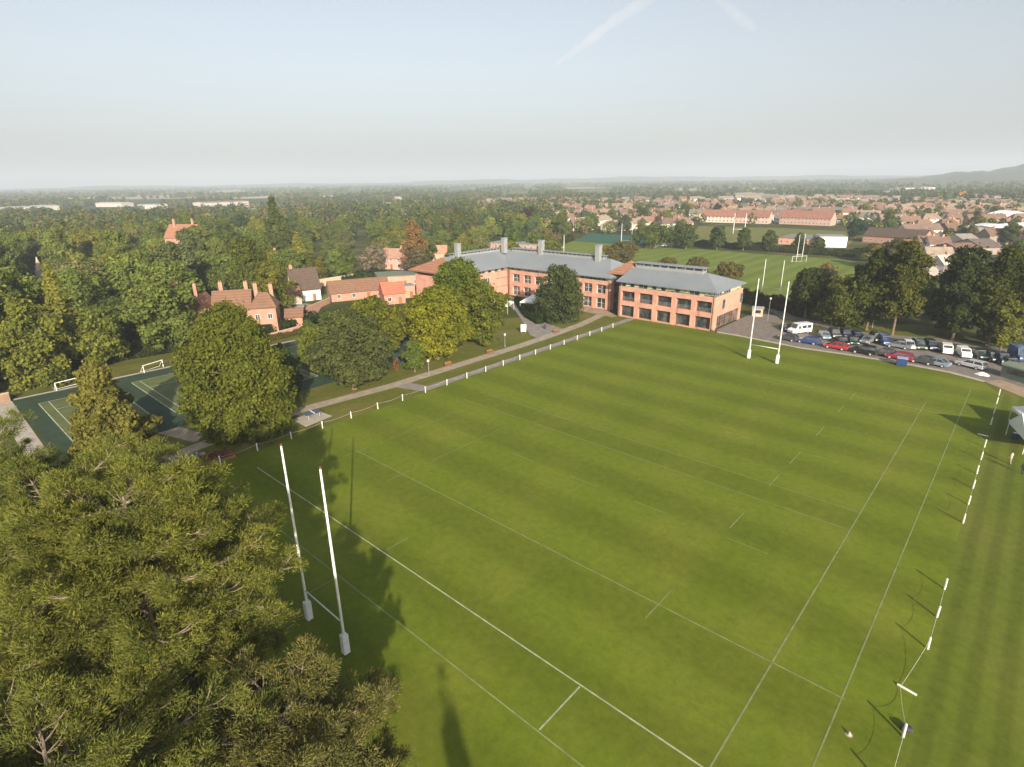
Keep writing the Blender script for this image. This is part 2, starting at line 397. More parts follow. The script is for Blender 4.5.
#@@ individually known trees
near_tree(237, 439, 309, 108, 'great dense oval evergreen tree with foliage to the ground beside the table tennis pads', 'egg', (.085, .098, .016), n=42000, leaf=.40, nl=170, extra=3, hscale=1.0)
near_tree(103, 452, 362, 84, 'yellowing pyramid shaped tree standing over the green tennis courts', 'cone', (.115, .112, .025), n=15000, leaf=.42, nl=90, extra=2)
near_tree(350, 395, 314, 82, 'rounded grey green tree at the bend of the gravel path', 'round', (.062, .075, .026), n=16000, leaf=.42, nl=90, extra=3)
near_tree(374, 362, 298, 66, 'broad yellow green tree behind the rounded grey green tree', 'round', (.115, .120, .017), n=11000, nl=70)
near_tree(322, 372, 326, 46, 'smaller yellow green tree between the great evergreen and the rounded grey green tree', 'round', (.105, .120, .020), n=7000, nl=50)
near_tree(287, 398, 345, 34, 'narrow dark tree tucked in behind the great dense oval evergreen', 'column', (.040, .062, .016), n=6000, nl=50)
near_tree(437, 362, 288, 68, 'bright yellow green round tree with a clear trunk beside the gravel path', 'round', (.135, .142, .015), n=15000, leaf=.45, nl=90, extra=2)
near_tree(462, 338, 259, 62, 'tallest mid green tree in front of the terracotta roof end of the school', 'round', (.075, .100, .016), n=13000, nl=80)
near_tree(481, 345, 281, 52, 'olive tree on the lawn left of the white gazebo near the courtyard drive', 'round', (.090, .105, .018), n=10000, nl=60)
near_tree(559, 322, 267, 54, 'dense dark oval tree standing right in front of the long school wing', 'oval', (.052, .066, .024), n=16000, leaf=.42, nl=90, extra=2)
near_tree(415, 372, 340, 24, 'low green tree behind the rust coloured bush by the path', 'round', (.07, .095, .02), n=3000, nl=30)
near_tree(396, 369, 358, 11, 'small rust coloured bush at the path junction', 'bush', (.15, .075, .03), 'garden_shrub', 'shrub', n=900, leaf=.3, nl=14)
# row behind the right wing, on the playing field edge
for a in ((622, 262, 241, 40, 'wide loose brown green tree on the playing field edge behind the school roof'), (668, 266, 257, 19, 'smallest of the brown green trees behind the right school roof'),
          (697, 272, 257, 24, 'middle brown green tree between two others behind the right school roof'), (729, 279, 262, 26, 'rightmost brown green tree behind the right school roof')):
    near_tree(*a, 'round', (.095, .085, .028), n=4500, leaf=.6, nl=45)
# trees round the car park
near_tree(846, 327, 276, 66, 'light green spreading tree over the back row of parked cars', 'round', (0.070, 0.082, 0.017), n=12000, nl=70)
near_tree(805, 318, 268, 44, 'dark green tree beside the lane at the corner of the playing field', 'loose', (0.037, 0.048, 0.015), n=7000, nl=50)
near_tree(819, 312, 262, 36, 'thin pale half bare tree beside the lane behind the goalposts', 'loose', (.15, .13, .055), n=1500, leaf=.45, nl=40)
near_tree(866, 330, 249, 40, 'tall dark tree at the left end of the car park tree belt', 'loose', (0.039, 0.051, 0.014), n=10000, nl=60)
near_tree(892, 335, 241, 46, 'tallest olive tree in the middle of the car park tree belt', 'loose', (0.066, 0.072, 0.015), n=12000, nl=70)
near_tree(952, 341, 247, 52, 'big dark green tree in the car park belt behind the white van', 'round', (0.037, 0.050, 0.015), n=12000, nl=70)
near_tree(987, 345, 247, 54, 'big olive green tree at the right of the car park belt', 'loose', (0.057, 0.066, 0.014), n=12000, nl=70)
near_tree(1000, 350, 300, 30, 'lower yellow green tree in front of the big olive tree at right', 'round', (.095, .105, .020), n=5000, nl=40)
near_tree(1022, 290, 244, 34, 'green tree at the right picture edge below the grey warehouse', 'round', (.07, .085, .02), n=5000, nl=40)
near_tree(872, 262, 243, 22, 'yellowish tree at the end of the field hedge near the white clad hall', 'round', (.12, .11, .02), n=3000, leaf=.7, nl=30)
near_tree(893, 270, 238, 34, 'grey brown tree between the hedge end and the bungalow with the long roof', 'loose', (.085, .075, .03), n=5000, leaf=.6, nl=40)
near_tree(918, 300, 272, 18, 'olive bushy tree beside the tan yard', 'round', (.07, .08, .02), n=4000, nl=35)
near_tree(975, 262, 248, 24, 'dark tree among the flat roofed houses below the grey warehouse', 'round', (.05, .065, .02), n=3000, nl=30)
near_tree(1010, 275, 240, 32, 'leafy green tree below the right end of the grey warehouse', 'round', (.065, .085, .022), n=4000, leaf=.6, nl=35)
# hedge line trees between the two playing fields
for px, wd_, ty, lab in ((655, 44, 224, 'widest round green tree clump beside the white sight screen'), (686, 25, 224, 'dark tree right of the widest hedge line clump'), (717, 17, 226, 'small round tree in the field hedge, left of the leftmost gap'),
                    (743, 16, 228, 'round clipped tree in the field hedge, second in line from the small round one'), (768, 15, 230, 'round clipped tree in the field hedge near the far rugby posts'), (798, 14, 233, 'dark clipped tree in the hedge just behind the far rugby posts'),
                    (817, 13, 237, 'small clipped tree standing in front of the white clad hall')):
    near_tree(px, 248+(px-655)*.03, ty, wd_, lab, 'round', (.052, .072, .02) if wd_ < 30 else (.062, .085, .02), n=2600, leaf=.8, nl=30)
near_tree(855, 238, 219, 22, 'spreading dark evergreen beside the long brown roofed bungalow', 'round', (.03, .05, .024), n=3000, leaf=.8, nl=30)
near_tree(716, 219, 203, 15, 'dark conifer standing before the long red roofed terrace', 'cone', (.03, .045, .024), n=1500, leaf=1.0, nl=24, name='conifer_tree')
near_tree(962, 200, 191, 10, 'golden autumn tree far off in front of the wooded hill', 'round', (.42, .24, .03), n=900, leaf=1.6, nl=18)
# garden trees round the brick house
near_tree(258, 312, 238, 46, 'tall leafy tree behind the brick house chimneys', 'oval', (.075, .090, .020), n=10000, nl=60)
near_tree(278, 318, 262, 40, 'yellow green tree between the brick house and the white cottage', 'round', (.105, .110, .020), n=8000, nl=50)
near_tree(416, 278, 221, 30, 'copper brown tree rising behind the school', 'egg', (.17, .105, .045), n=5000, leaf=.6, nl=40)
near_tree(375, 275, 245, 34, 'grey half bare tree by the pink house', 'loose', (.15, .13, .09), n=3000, leaf=.5, nl=40)
near_tree(420, 282, 248, 26, 'grey green round tree beside the terracotta school roof end', 'round', (.085, .08, .045), n=3500, nl=35)
near_tree(280, 260, 197, 25, 'tall pointed conifer rising above the wood behind the brick house', 'cone', (.065, .085, .022), n=6000, leaf=.7, nl=60, name='conifer_tree')
near_tree(320, 285, 258, 22, 'olive tree behind the white cottage', 'round', (.095, .095, .022), n=3000, nl=30)
near_tree(345, 278, 262, 20, 'small bright tree over the garden wall', 'round', (.085, .115, .025), n=2500, nl=28)
near_tree(365, 285, 272, 20, 'dark clipped bush behind the long barn roof', 'bush', (.035, .055, .02), 'garden_shrub', 'shrub', n=1800, nl=22)
near_tree(310, 338, 320, 18, 'green bush at the edge of the brick house drive', 'bush', (.05, .08, .02), 'garden_shrub', 'shrub', n=2000, nl=22)
near_tree(330, 335, 311, 26, 'low green bush below the garden wall of the cottage', 'bush', (.055, .08, .02), 'garden_shrub', 'shrub', n=2500, nl=24)
near_tree(458, 245, 208, 22, 'pale green tree behind the school chimneys', 'round', (.09, .1, .03), n=3000, leaf=.8, nl=30)
near_tree(475, 250, 222, 30, 'grey purple tree behind the leftmost school chimney', 'round', (.07, .06, .04), n=3500, leaf=.8, nl=30)
near_tree(528, 226, 207, 22, 'dark purple copper beech far beyond the school', 'round', (.04, .026, .024), n=2200, leaf=.9, nl=26)
# wood at the left: every tree its own object, copied from grown prototypes
def proto(kind, h, r, n, leaf, nl):
    return crown_mesh(h, r, kind, nl, n, leaf), trunk_mesh(h, r, kind)
PROT = [proto('round', 14, 6.2, 7000, .58, 50), proto('round', 16, 6.8, 8000, .6, 56), proto('loose', 17, 6.4, 7500, .6, 46), proto('egg', 18, 5.8, 8000, .58, 60), proto('loose', 15, 7, 7500, .62, 44), proto('cone', 20, 4.6, 7000, .55, 66), proto('round', 11, 5, 5000, .52, 40)]
NAMES = ['broadleaf_tree']*5 + ['conifer_tree', 'broadleaf_tree']
PALETTE = [(G_DARK, 'dark green'), (G_MID, 'mid green'), (G_OLIVE, 'olive green'), (G_GREY, 'grey green'), (G_BLUE, 'deep bluish green'), (G_BROWN, 'brownish'), (G_YEL, 'yellow green'), (G_PURP, 'dark purple')]
def put_tree(x, y, k, s, ci, label, group):
    t = thing(NAMES[k], label, 'tree', (x, y, 0), rng.uniform(0, 6.28), group)
    sx = s*rng.uniform(.88, 1.15); t.scale = (sx, sx, s)
    j = rng.uniform(.9, 1.35)*1.95; col = {6: (.098, .112, .022), 5: (.088, .080, .034)}.get(ci, PALETTE[ci][0])
    c = link('crown', PROT[k][0], t); c.color = (col[0]*j*rng.uniform(.9, 1.08), col[1]*j*.97, col[2]*j*1.12, 1)
    if dist(x, y) < 330: link('trunk', PROT[k][1], t)
    return t
def inside(p, poly):
    x, y = p[0], p[1]; r = False; n = len(poly)
    for i in range(n):
        x1, y1 = poly[i][:2]; x2, y2 = poly[(i+1) % n][:2]
        if (y1 > y) != (y2 > y) and x < (x2-x1)*(y-y1)/(y2-y1)+x1: r = not r
    return r
def gpoly(*px): return [at(*p) for p in px]
KEEP_OUT = [gpoly((192, 305), (205, 298), (300, 296), (345, 286), (345, 358), (186, 358)),           # brick house
            gpoly((290, 312), (292, 292), (330, 292), (335, 312)),                         # cottage
            gpoly((325, 308), (325, 290), (430, 282), (440, 300), (420, 330), (330, 330)),
            [(-108, 88), (-80, 88), (-80, 112), (-10, 110), (-10, 140), (-108, 142)],
            gpoly((540, 258), (575, 238), (670, 244), (690, 225), (870, 226), (880, 262), (850, 300), (750, 290), (600, 262)),
            gpoly((715, 345), (760, 312), (900, 340), (1040, 350), (1040, 480), (700, 480)),
            [(-92, -30), (-92, 64), (-36, 64), (-36, -30)], gpoly((900, 310), (915, 275), (945, 275), (950, 310)),
            gpoly((330, 285), (350, 270), (420, 268), (420, 290))]
def free(x, y, extra=()): return not any(inside((x, y), k) for k in KEEP_OUT) and not any((x-a)**2+(y-b)**2 < c*c for a, b, c in extra)
def project(x, y, z=0):
    dx, dy, dz = x-CX, y-CY, z-CH; q = cT*dx - sT*dy; f = sT*dx + cT*dy
    cp, sp = math.cos(PIT), math.sin(PIT); d = f*cp - dz*sp; u = f*sp + dz*cp
    cc, sn = math.cos(ROL), math.sin(ROL); q, u = cc*q + sn*u, -sn*q + cc*u
    return W/2 + FPX*q/d, H/2 - FPX*u/d, d
placed = []
def grid_scatter(n, area, gap, weight):
    """rejection sampling on the ground inside a pixel-bounded sector"""
    out = []; tries = 0
    while len(out) < n and tries < n*60:
        tries += 1
        r = area[2]*(area[3]/area[2])**rng.uniform() if weight else math.sqrt(rng.uniform(area[2]**2, area[3]**2))
        p = at(rng.uniform(area[0], area[1]), 400); d = Vector((p.x-CX, p.y-CY)).normalized()
        x, y = CX+d.x*r, CY+d.y*r
        g = gap*(1 if r < 400 else 1.25)
        if not free(x, y) or any((x-a)**2+(y-b)**2 < g*g for a, b in placed): continue
        placed.append((x, y)); out.append((x, y, r))
    return out
#@@WOOD
WOODP = [.19, .32, .17, .18, .07, .03, .03, .01]
for x, y, r in grid_scatter(205, (-60, 330, 118, 420), 9.0, True) + grid_scatter(62, (300, 560, 215, 430), 10.0, True):
    if 28 < project(x, y)[0] < 60 and r < 285 and project(x, y, 15)[1] < 274: continue
    k = int(rng.choice(7, p=[.2, .22, .2, .14, .14, .06, .04])); ci = int(rng.choice(8, p=WOODP))
    px = project(x, y)[0]
    zone = 'behind the tennis courts' if r < 190 and px < 220 else ('beyond the brick house' if px > 200 else 'in the wood on the left')
    if px > 330: zone = 'in the grounds behind the school'
    s = rng.uniform(.75, 1.15)*(.85 if px > 260 else 1.0)
    put_tree(x, y, k, s, ci, f"{PALETTE[ci][1]} {'pointed conifer' if k == 5 else 'leafy tree'} crowded among others {zone}", f"{PALETTE[ci][1]} {'conifers' if k == 5 else 'trees'} {zone}")
# ------------------------------------------------------------------ the big pines in the foreground
def pine(label, x, y, h, r, col, nb=60, per=190, z0=.22, explicit=(), cl=1.0):
    t = thing('pine_tree', label, 'pine tree', (x, y, 0))
    m = MB(); m.tube([(0, 0, -.3), (.1, 0, h*.3), (-.2, .2, h*.6), (.1, .1, h*.97)], [r*.055, r*.045, r*.03, .05], 10)
    cent = []; out = []
    def limb(p0, a, L, rise, thick):
        pts = []; p = Vector(p0); el = rng.uniform(-.05, .2)+rise; n = 6; aa = a
        for i in range(n+1):
            pts.append(p.copy()); aa += rng.normal()*.13; e = el + .35*(i/n)**2 + rng.normal()*.06
            p = p + Vector((math.cos(aa)*math.cos(e), math.sin(aa)*math.cos(e), math.sin(e)))*(L/n)
        m.tube(pts, [thick*(1-.85*i/n) for i in range(n+1)], 6, cap=False)
        for i in range(1, n+1):
            q = pts[i]; fr = i/n
            for s in (-1, 1, -1, 1):
                l = L*rng.uniform(.16, .34)*(1.25-fr*.6); b = aa + s*rng.uniform(.35, 1.15); e = rng.uniform(-.05, .5)
                d = Vector((math.cos(b)*math.cos(e), math.sin(b)*math.cos(e), math.sin(e)))
                mid = q + d*l*.55 + Vector((0, 0, -.05*l)); end = q + d*l + Vector((0, 0, .12*l))
                m.tube([q, mid, end], [thick*.28, thick*.2, .012], 4, cap=False)
                for k in range(max(1, int(l*1.5))):
                    f = 1 - k*.26*rng.uniform(.7, 1.2)/max(.6, l*.55)
                    if f < .15: break
                    c = q.lerp(end, f) + Vector(rng.normal(size=3)*.2); cent.append(c); out.append((d + Vector((0, 0, .7))).normalized())
        cent.append(pts[-1]); out.append(((pts[-1]-pts[-2]).normalized() + Vector((0, 0, .5))).normalized())
    for i in range(nb):
        f = ((i+.5)/nb)**.85; z = h*(z0 + (.95-z0)*f); u = (z/h - .50)/.56
        L = r*math.sqrt(max(.04, 1-u*u))*rng.uniform(.78, 1.10); limb((0, 0, z), i*2.39996+rng.normal()*.2, L , .04 + .45*max(0, f-.6), .05+.012*L)
    for a, z, L, rise in explicit: limb((0, 0, z), a, L, rise, .07+.014*L)
    link('trunk', m.mesh('trunk', MT['palebark']), t)
    Cc = np.array([tuple(c) for c in cent]); Oo = np.array([tuple(o) for o in out])
    n = len(Cc); k = per; P = np.repeat(Cc, k, 0); O = np.repeat(Oo, k, 0); rad = np.repeat(rng.uniform(.38, .70, (n, 1)), k, 0)*cl
    base = P + rdir(n*k)*rad*rng.uniform(.1, 1, (n*k, 1))*np.array([[1, 1, .75]])
    d = unit((base-P)/rad*1.0 + O*.65 + rdir(n*k)*.6)
    Ls = rng.uniform(.10, .21, (n*k, 1))*cl; w = unit(np.cross(d, rdir(n*k)))*rng.uniform(.013, .024, (n*k, 1))*cl
    V = np.empty((n*k, 4, 3), np.float32); V[:, 0] = base-w; V[:, 1] = base+w; V[:, 2] = base+d*Ls+w*.4; V[:, 3] = base+d*Ls-w*.4
    c = link('crown', np_mesh('crown', V.reshape(-1, 3), np.arange(n*k*4).reshape(-1, 4), MT['needle']), t); c.color = (*col, 1)
    print('pine', label, n, 'clumps', n*k, 'needles')
    return t
pine('huge spreading pine beside the near goalposts, its bare pale limbs showing through the crown', 7.6, -11.8, 20.8, 6.0, (.158, .172, .040), nb=80, explicit=((R(80), 12.5, 7.6, .0), (R(60), 13, 6.8, .0), (R(110), 12, 8.0, .0)))
pine('wide pine crown just left of the huge spreading pine', -.8, -13.8, 18.2, 7.8, (.145, .165, .040), nb=74)
pine('tall pine at the left edge of the view, behind the other pines', -10.5, -17.8, 17.5, 8.2, (.140, .160, .040), nb=64)
pine('lower brownish pine reaching out towards the near goalposts at the bottom of the view', 16.8, -9.6, 11.0, 5.2, (.150, .150, .050), nb=54, explicit=((R(20), 7.5, 6.4, .0), (R(0), 7, 6.6, .0), (R(60), 7, 5.4, .0)))
pine('young pine filling the bottom left corner beneath the huge spreading pine', 14.5, -17.6, 14, 7.2, (.146, .164, .040), nb=60)
# conifer standing behind the viewpoint: only its shadow reaches the pitch
tree('conifer_tree', 'slender conifer whose pointed shadow falls on the pitch by the near goal line', 'conifer', (64.5, -31.2, 0), 23.2, 3.6, 'cone', G_DARK, 5000, .7, 60)
# ------------------------------------------------------------------ ground
def sheet(name, pts, mat, z, kind='structure'):
    m = MB(); m.poly([(p[0], p[1], z) for p in pts]); o = m.build(name, mat); 
    if o.data.polygons[0].normal.z < 0: o.data.flip_normals()
    tag(o, kind=kind); return o
def ground_mat():
    m, nt, b = new_mat('countryside')
    p = pos(nt)
    vor = N(nt, 'ShaderNodeTexVoronoi', Scale=.0028, Randomness=1.0); nt.links.new(pos(nt, (1, .55, 0)), vor.inputs['Vector'])
    sep = nt.nodes.new('ShaderNodeSeparateColor'); nt.links.new(vor.outputs['Color'], sep.inputs[0])
    r = ramp(nt, [(0, (.055, .075, .022)), (.3, (.075, .095, .025)), (.5, (.12, .12, .04)), (.64, (.34, .29, .18)), (.74, (.12, .14, .04)), (.86, (.42, .36, .25))]); r.color_ramp.interpolation = 'CONSTANT'
    nt.links.new(sep.outputs[0], r.inputs['Fac'])
    near = ramp(nt, [(.3, (.030, .042, .012)), (.5, (.055, .068, .018)), (.62, (.10, .095, .04)), (.75, (.16, .13, .085))])
    nt.links.new(noise(nt, p, .035, 7, .65), near.inputs['Fac'])
    d = N(nt, 'ShaderNodeVectorMath', operation='LENGTH'); nt.links.new(p, d.inputs[0])
    mr = N(nt, 'ShaderNodeMapRange'); mr.inputs['From Min'].default_value = 900; mr.inputs['From Max'].default_value = 1500; nt.links.new(d.outputs['Value'], mr.inputs['Value'])
    c = mixc(nt, near.outputs['Color'], r.outputs['Color'], mr.outputs['Result'])
    nt.links.new(c, b.inputs['Base Color']); b.inputs['Roughness'].default_value = .95; b.inputs['Specular IOR Level'].default_value = .05
    return m
g = MB().poly([(-16500, -14500, 0), (14500, -14500, 0), (14500, 16500, 0), (-16500, 16500, 0)]).build('ground', ground_mat()); tag(g, kind='structure')
Z = .02
sheet('grass_verge', [(-52, -40), (60, -40), (60, 118), (-14, 114.3), (-41.5, 114.3), (-47.3, 118), (-60, 98), (-70, 82), (-58, 40), (-50, -8)], MT['verge'], Z)
sheet('rugby_pitch', [(-35.2, -30), (39.5, -30), (39.5, 104.6), (36.9, 110.4), (31.8, 112.6), (23.6, 113.5), (15, 113.3), (5.6, 112.4), (-9.4, 114.2), (-35.4, 114.2)], MT['pitch'], .03)
sheet('outfield', [(39.5, -40), (75, -40), (75, 88), (42.8, 104.4), (39.5, 104.6)], MT['outfield'], .03)
def strip(pts, w):
    """closed outline of a path of half widths w along pts"""
    P = [Vector(p[:2]) for p in pts]; L = []; Rr = []
    for i, p in enumerate(P):
        d = (P[min(i+1, len(P)-1)] - P[max(i-1, 0)]).normalized(); n = Vector((-d.y, d.x)); ww = w[i] if isinstance(w, (list, tuple)) else w
        L.append(p+n*ww); Rr.append(p-n*ww)
    return L + Rr[::-1]
sheet('gravel_path', strip([(-46.2, 116.5), (-43.4, 100), (-42.6, 88), (-42.3, 75), (-42.6, 52), (-42.8, 40), (-44.6, 24), (-43.6, 10), (-42.2, 2), (-40, -10), (-39, -40)], 1.25), MT['path'], .045)
sheet('tarmac_path', strip([(-36.8, 114), (-36.7, 78), (-36.7, 43.5)], .95), MT['pathgrey'], .045)
sheet('link_path', [(-41.4, 40.4), (-35.8, 42.3), (-35.8, 45), (-41.4, 43.6)], MT['pathgrey'], .049)
sheet('courtyard_drive', [at(*p) for p in ((497, 298), (513, 297), (520, 306), (530, 316), (548, 324), (566, 330), (556, 336), (541, 340), (530, 335), (523, 322), (515, 310))], MT['pathgrey'], .04)
sheet('terrace_paving', [(-60, 113.5), (-47, 112.5), (-41.6, 112), (-41.6, 114.2), (-47, 117.9), (-66, 118.3)], MT['roadtan'], .05)
# tarmac with bays behind the far touchline
sheet('car_park', [(-14.8, 114.5), (-9.4, 114.6), (5.6, 112.9), (15, 113.8), (23.6, 114), (31.8, 113.1), (37.2, 110.8), (43, 104.9), (64, 92), (70, 120), (43, 134), (31, 132), (20, 131.5), (12, 132.5), (3, 130), (-3, 132), (-9, 141), (-14.8, 141)], MT['asphalt'], .04)
sheet('gravel_margin', strip([(-14.5, 114.3), (-9.4, 114.4), (5.6, 112.6), (15, 113.5), (23.8, 113.7), (32, 112.8), (37.3, 110.5)], .55), MT['concrete'], .055)
sheet('tan_track', [(37.2, 110.4), (43, 104.5), (60, 92), (62, 98), (46, 108.5), (39.2, 113.2)], MT['roadtan'], .055)
sheet('lane', strip([(-13, 150), (-6, 141), (2, 138.5), (12, 133.8), (30, 139), (60, 132)], 2.0), MT['asphalt'], .045)
sheet('grass_island', [(-7.2, 133), (-2, 131), (5, 131.5), (12.5, 132.2), (12, 127.5), (6, 126.5), (2.8, 128.8), (-3, 129.5), (-7, 131)], MT['verge'], .05)
sheet('bank_grass', [(14, 135.5), (30, 141), (34, 150), (20, 152), (10, 142)], MT['verge'], .05)
sheet('yard_track', [at(*p) for p in ((916, 300), (925, 283), (938, 281), (934, 292), (942, 300))], MT['roadtan'], .05)
sheet('playing_field', [at(*p) for p in ((546, 250), (572, 241), (600, 243), (665, 247), (700, 249), (760, 254), (840, 259), (868, 264), (862, 290), (840, 306), (770, 300), (740, 296), (700, 285), (640, 275))], MT['field'], .02)
sheet('upper_playing_field', [at(*p) for p in ((690, 246), (688, 233), (700, 226), (780, 228), (860, 232), (850, 244), (780, 245))], MT['field2'], .02)
sheet('all_weather_pitch', [at(*p) for p in ((574, 241), (590, 233.5), (640, 236), (664, 238), (660, 245.5))], MT['greennet'], .03)
# tennis courts
sheet('tennis_surface', [(-88, -7), (-53, -7), (-52.6, 59), (-86, 59)], MT['court'], .03)
m = MB(); mi_ = MB()
for k in range(4):
    y0 = -4.3+14*k; x0, x1 = -82, -58.2; y1 = y0+10.97; w = .07
    mi_.poly([(x0, y0, .036), (x1, y0, .036), (x1, y1, .036), (x0, y1, .036)])
    for (a, b, c, d) in ((x0, x1, y0-w, y0+w), (x0, x1, y1-w, y1+w), (x0+.1, x1-.1, y0+1.37-w, y0+1.37+w), (x0+.1, x1-.1, y1-1.37-w, y1-1.37+w)):
        m.poly([(a, c, .042), (b, c, .042), (b, d, .042), (a, d, .042)])
    for x, q0, q1 in ((x0, y0+.09, y1-.09), (x1, y0+.09, y1-.09), (x0+5.5, y0+1.45, y1-1.45), (x1-5.5, y0+1.45, y1-1.45)):
        m.poly([(x-w, q0, .046), (x+w, q0, .046), (x+w, q1, .046), (x-w, q1, .046)])
tag(m.build('court_markings', MT['courtline']), kind='structure'); tag(mi_.build('court_playing_area', MT['court_in']), kind='structure')
sheet('court_path', [(-87.2, -9.5), (-56, -9.9), (-56, -7.5), (-87.2, -7.1)], MT['concrete'], .05)
sheet('court_edge', [(-88.4, -6.8), (-87.4, -6.8), (-85.6, 59), (-86.6, 59)], MT['concrete'], .05)
sheet('court_lawn', [(-104, -8), (-89, -6), (-87, 59), (-98, 59)], MT['verge'], .025)
sheet('lawn_patch', [(-99.5, 1.2), (-92, -3.5), (-90.5, 6), (-97.5, 9)], MT['field'], .045)
sheet('paved_apron', [(-52.6, 4.9), (-45, 7.2), (-45, 9.9), (-52.6, 7.9)], MT['path'], .05)
for pts in ([(-41.8, 20.7), (-42.4, 25.2), (-38.3, 25.6), (-37.6, 20.6)], [(-41, 1.0), (-40.6, 7), (-36, 6.2), (-36, 1.0)]): sheet('concrete_pad', pts, MT['concrete'], .06)
sheet('worn_earth', strip([(-39.2, 11.5), (-38.6, 14.5), (-38.9, 17.5)], [.3, .5, .35]), MT['soil'], .04)
# pitch lines
lb = MB(); lf = MB()
def ln(M_, x0, y0, x1, y1, w, z):
    d = Vector((x1-x0, y1-y0)).normalized(); n = Vector((-d.y, d.x))*w/2; a = Vector((x0, y0)); b = Vector((x1, y1))
    M_.poly([(*(a+n), z), (*(a-n), z), (*(b-n), z), (*(b+n), z)])
ln(lb, -30.5, 9.7, 31, 9.7, .13, .040); ln(lb, 31, 3, 31, 9.5, .1, .040); ln(lb, 21.3, 4.9, 21.3, 9.55, .12, .040)
ln(lf, -30, 4.75, 33, 4.75, .12, .040); ln(lf, -25, 21.05, 36, 21.05, .12, .040); ln(lf, -30, 87.8, 36, 87.8, .16, .040)
ln(lf, 31, 10, 31, 92, .13, .044); ln(lf, 35.8, 5, 35.8, 104, .11, .044)
for y0, y1 in ((18.8, 23.4), (36.4, 40.3), (48, 52), (55.5, 60), (67, 71), (78, 82), (85.6, 90)): ln(lf, 21.4, y0, 21.4, y1, .12, .044)
for x in (-24.5, -14.5): 
    for y0, y1 in ((18.8, 23.4), (26, 40.3), (46.5, 50.5)): ln(lf, x, y0, x, y1, .07, .044)
for y0, x0, x1 in ((44.2, -28, 31), (48.6, -28, 31)): ln(lf, x0, y0, x1, y0, .09, .040)
for x in (-26, -17, -6, 4, 13, 24):
    for y in (34.5, 60, 72): ln(lf, x-2, y, x+2, y, .08, .040)
ln(lf, -3, 9.9, -3, 13, .09, .044); ln(lf, -3, 1.6, -3, 4.5, .09, .044)
tag(lb.build('pitch_line', MT['line']), kind='structure'); tag(lf.build('worn_pitch_line', MT['linefaint']), kind='structure')
# ------------------------------------------------------------------ goals
def rugby_goal(label, x, y, rz=0, h=16.3, w=5.6, r=.115, pads=True):
    t = thing('rugby_goal', label, 'rugby posts', (x, y, 0), rz, None)
    for s in (0, 1):
        p = MB().tube([(s*w, 0, -.2), (s*w, 0, 3.1), (s*w, 0, h*.7), (s*w, 0, h)], [r, r, r*.8, r*.62], 12).build('upright', MT['white'], t, smooth=True)
        if pads:
            MB().tube([(s*w, 0, h), (s*w, 0, h+.13)], [r*.75, r*.75], 10).build('cap', MT['rust'], p)
            MB().box(s*w-.27, s*w+.27, -.27, .27, .05, 1.85).build('post_pad', MT['pad'], t, bevel=.07)
    MB().tube([(r, 0, 3.0), (w-r, 0, 3.0)], r*.5, 10).build('crossbar', MT['white'], t, smooth=True)
    return t
rugby_goal('nearest tall white rugby posts standing in the shadow of the huge pine', 0, 0)
rugby_goal('tall white rugby posts at the far end of the near pitch by the car park', 0, 98)
a, b = at(796, 262), at(809, 259)
rugby_goal('rugby posts with a football goal below, by the field hedge', a.x, a.y, math.atan2(b.y-a.y, b.x-a.x), 11.5, 5.6, .11, False)
def foot_goal(label, p, q, h=2.2, d=1.2, group=None):
    t = thing('football_goal', label, 'goal', (p[0], p[1], 0), math.atan2(q[1]-p[1], q[0]-p[0]), group); L = math.hypot(q[0]-p[0], q[1]-p[1])
    for s in (0, L): 
        MB().tube([(s, 0, 0), (s, 0, h)], .07, 8).build('goal_post', MT['white'], t)
        MB().tube([(s, 0, h-.05), (s, d, .05)], .035, 6).build('back_stay', MT['white'], t)
    MB().tube([(-.07, 0, h), (L+.07, 0, h)], .07, 8).build('crossbar', MT['white'], t)
    MB().tube([(.02, d, .05), (L-.02, d, .05)], .035, 6).build('ground_bar', MT['white'], t)
foot_goal('white football goal at the back of the tennis courts beside the yellowing pyramid tree', at(57, 391), at(83, 384.5), 1.5)
foot_goal('white football goal at the back of the tennis courts near the great evergreen', at(144.5, 373), at(163.5, 367), 1.5)
foot_goal('white football goal standing under the rugby posts by the field hedge', at(792, 262), at(806, 261.5), 2.4)
p_ = at(761, 297); rugby_goal('tall rugby posts on the playing field beyond the lane', p_.x, p_.y, math.atan2(at(777, 298.5).y-p_.y, at(777, 298.5).x-p_.x), 11.5, 5.2, .10, False)
p_ = at(543, 252); rugby_goal('thin rugby posts on the playing field beside the school chimney', at(549, 253).x, at(549, 253).y, .6, 9, 7.5, .15, False)
p_ = at(621, 246); rugby_goal('pale rugby posts in front of the green all weather pitch', p_.x, p_.y, .6, 12, 5.6, .15, False)
p_ = at(733, 234); rugby_goal('far rugby posts on the upper playing field', p_.x, p_.y, .6, 13, 7, .2, False)
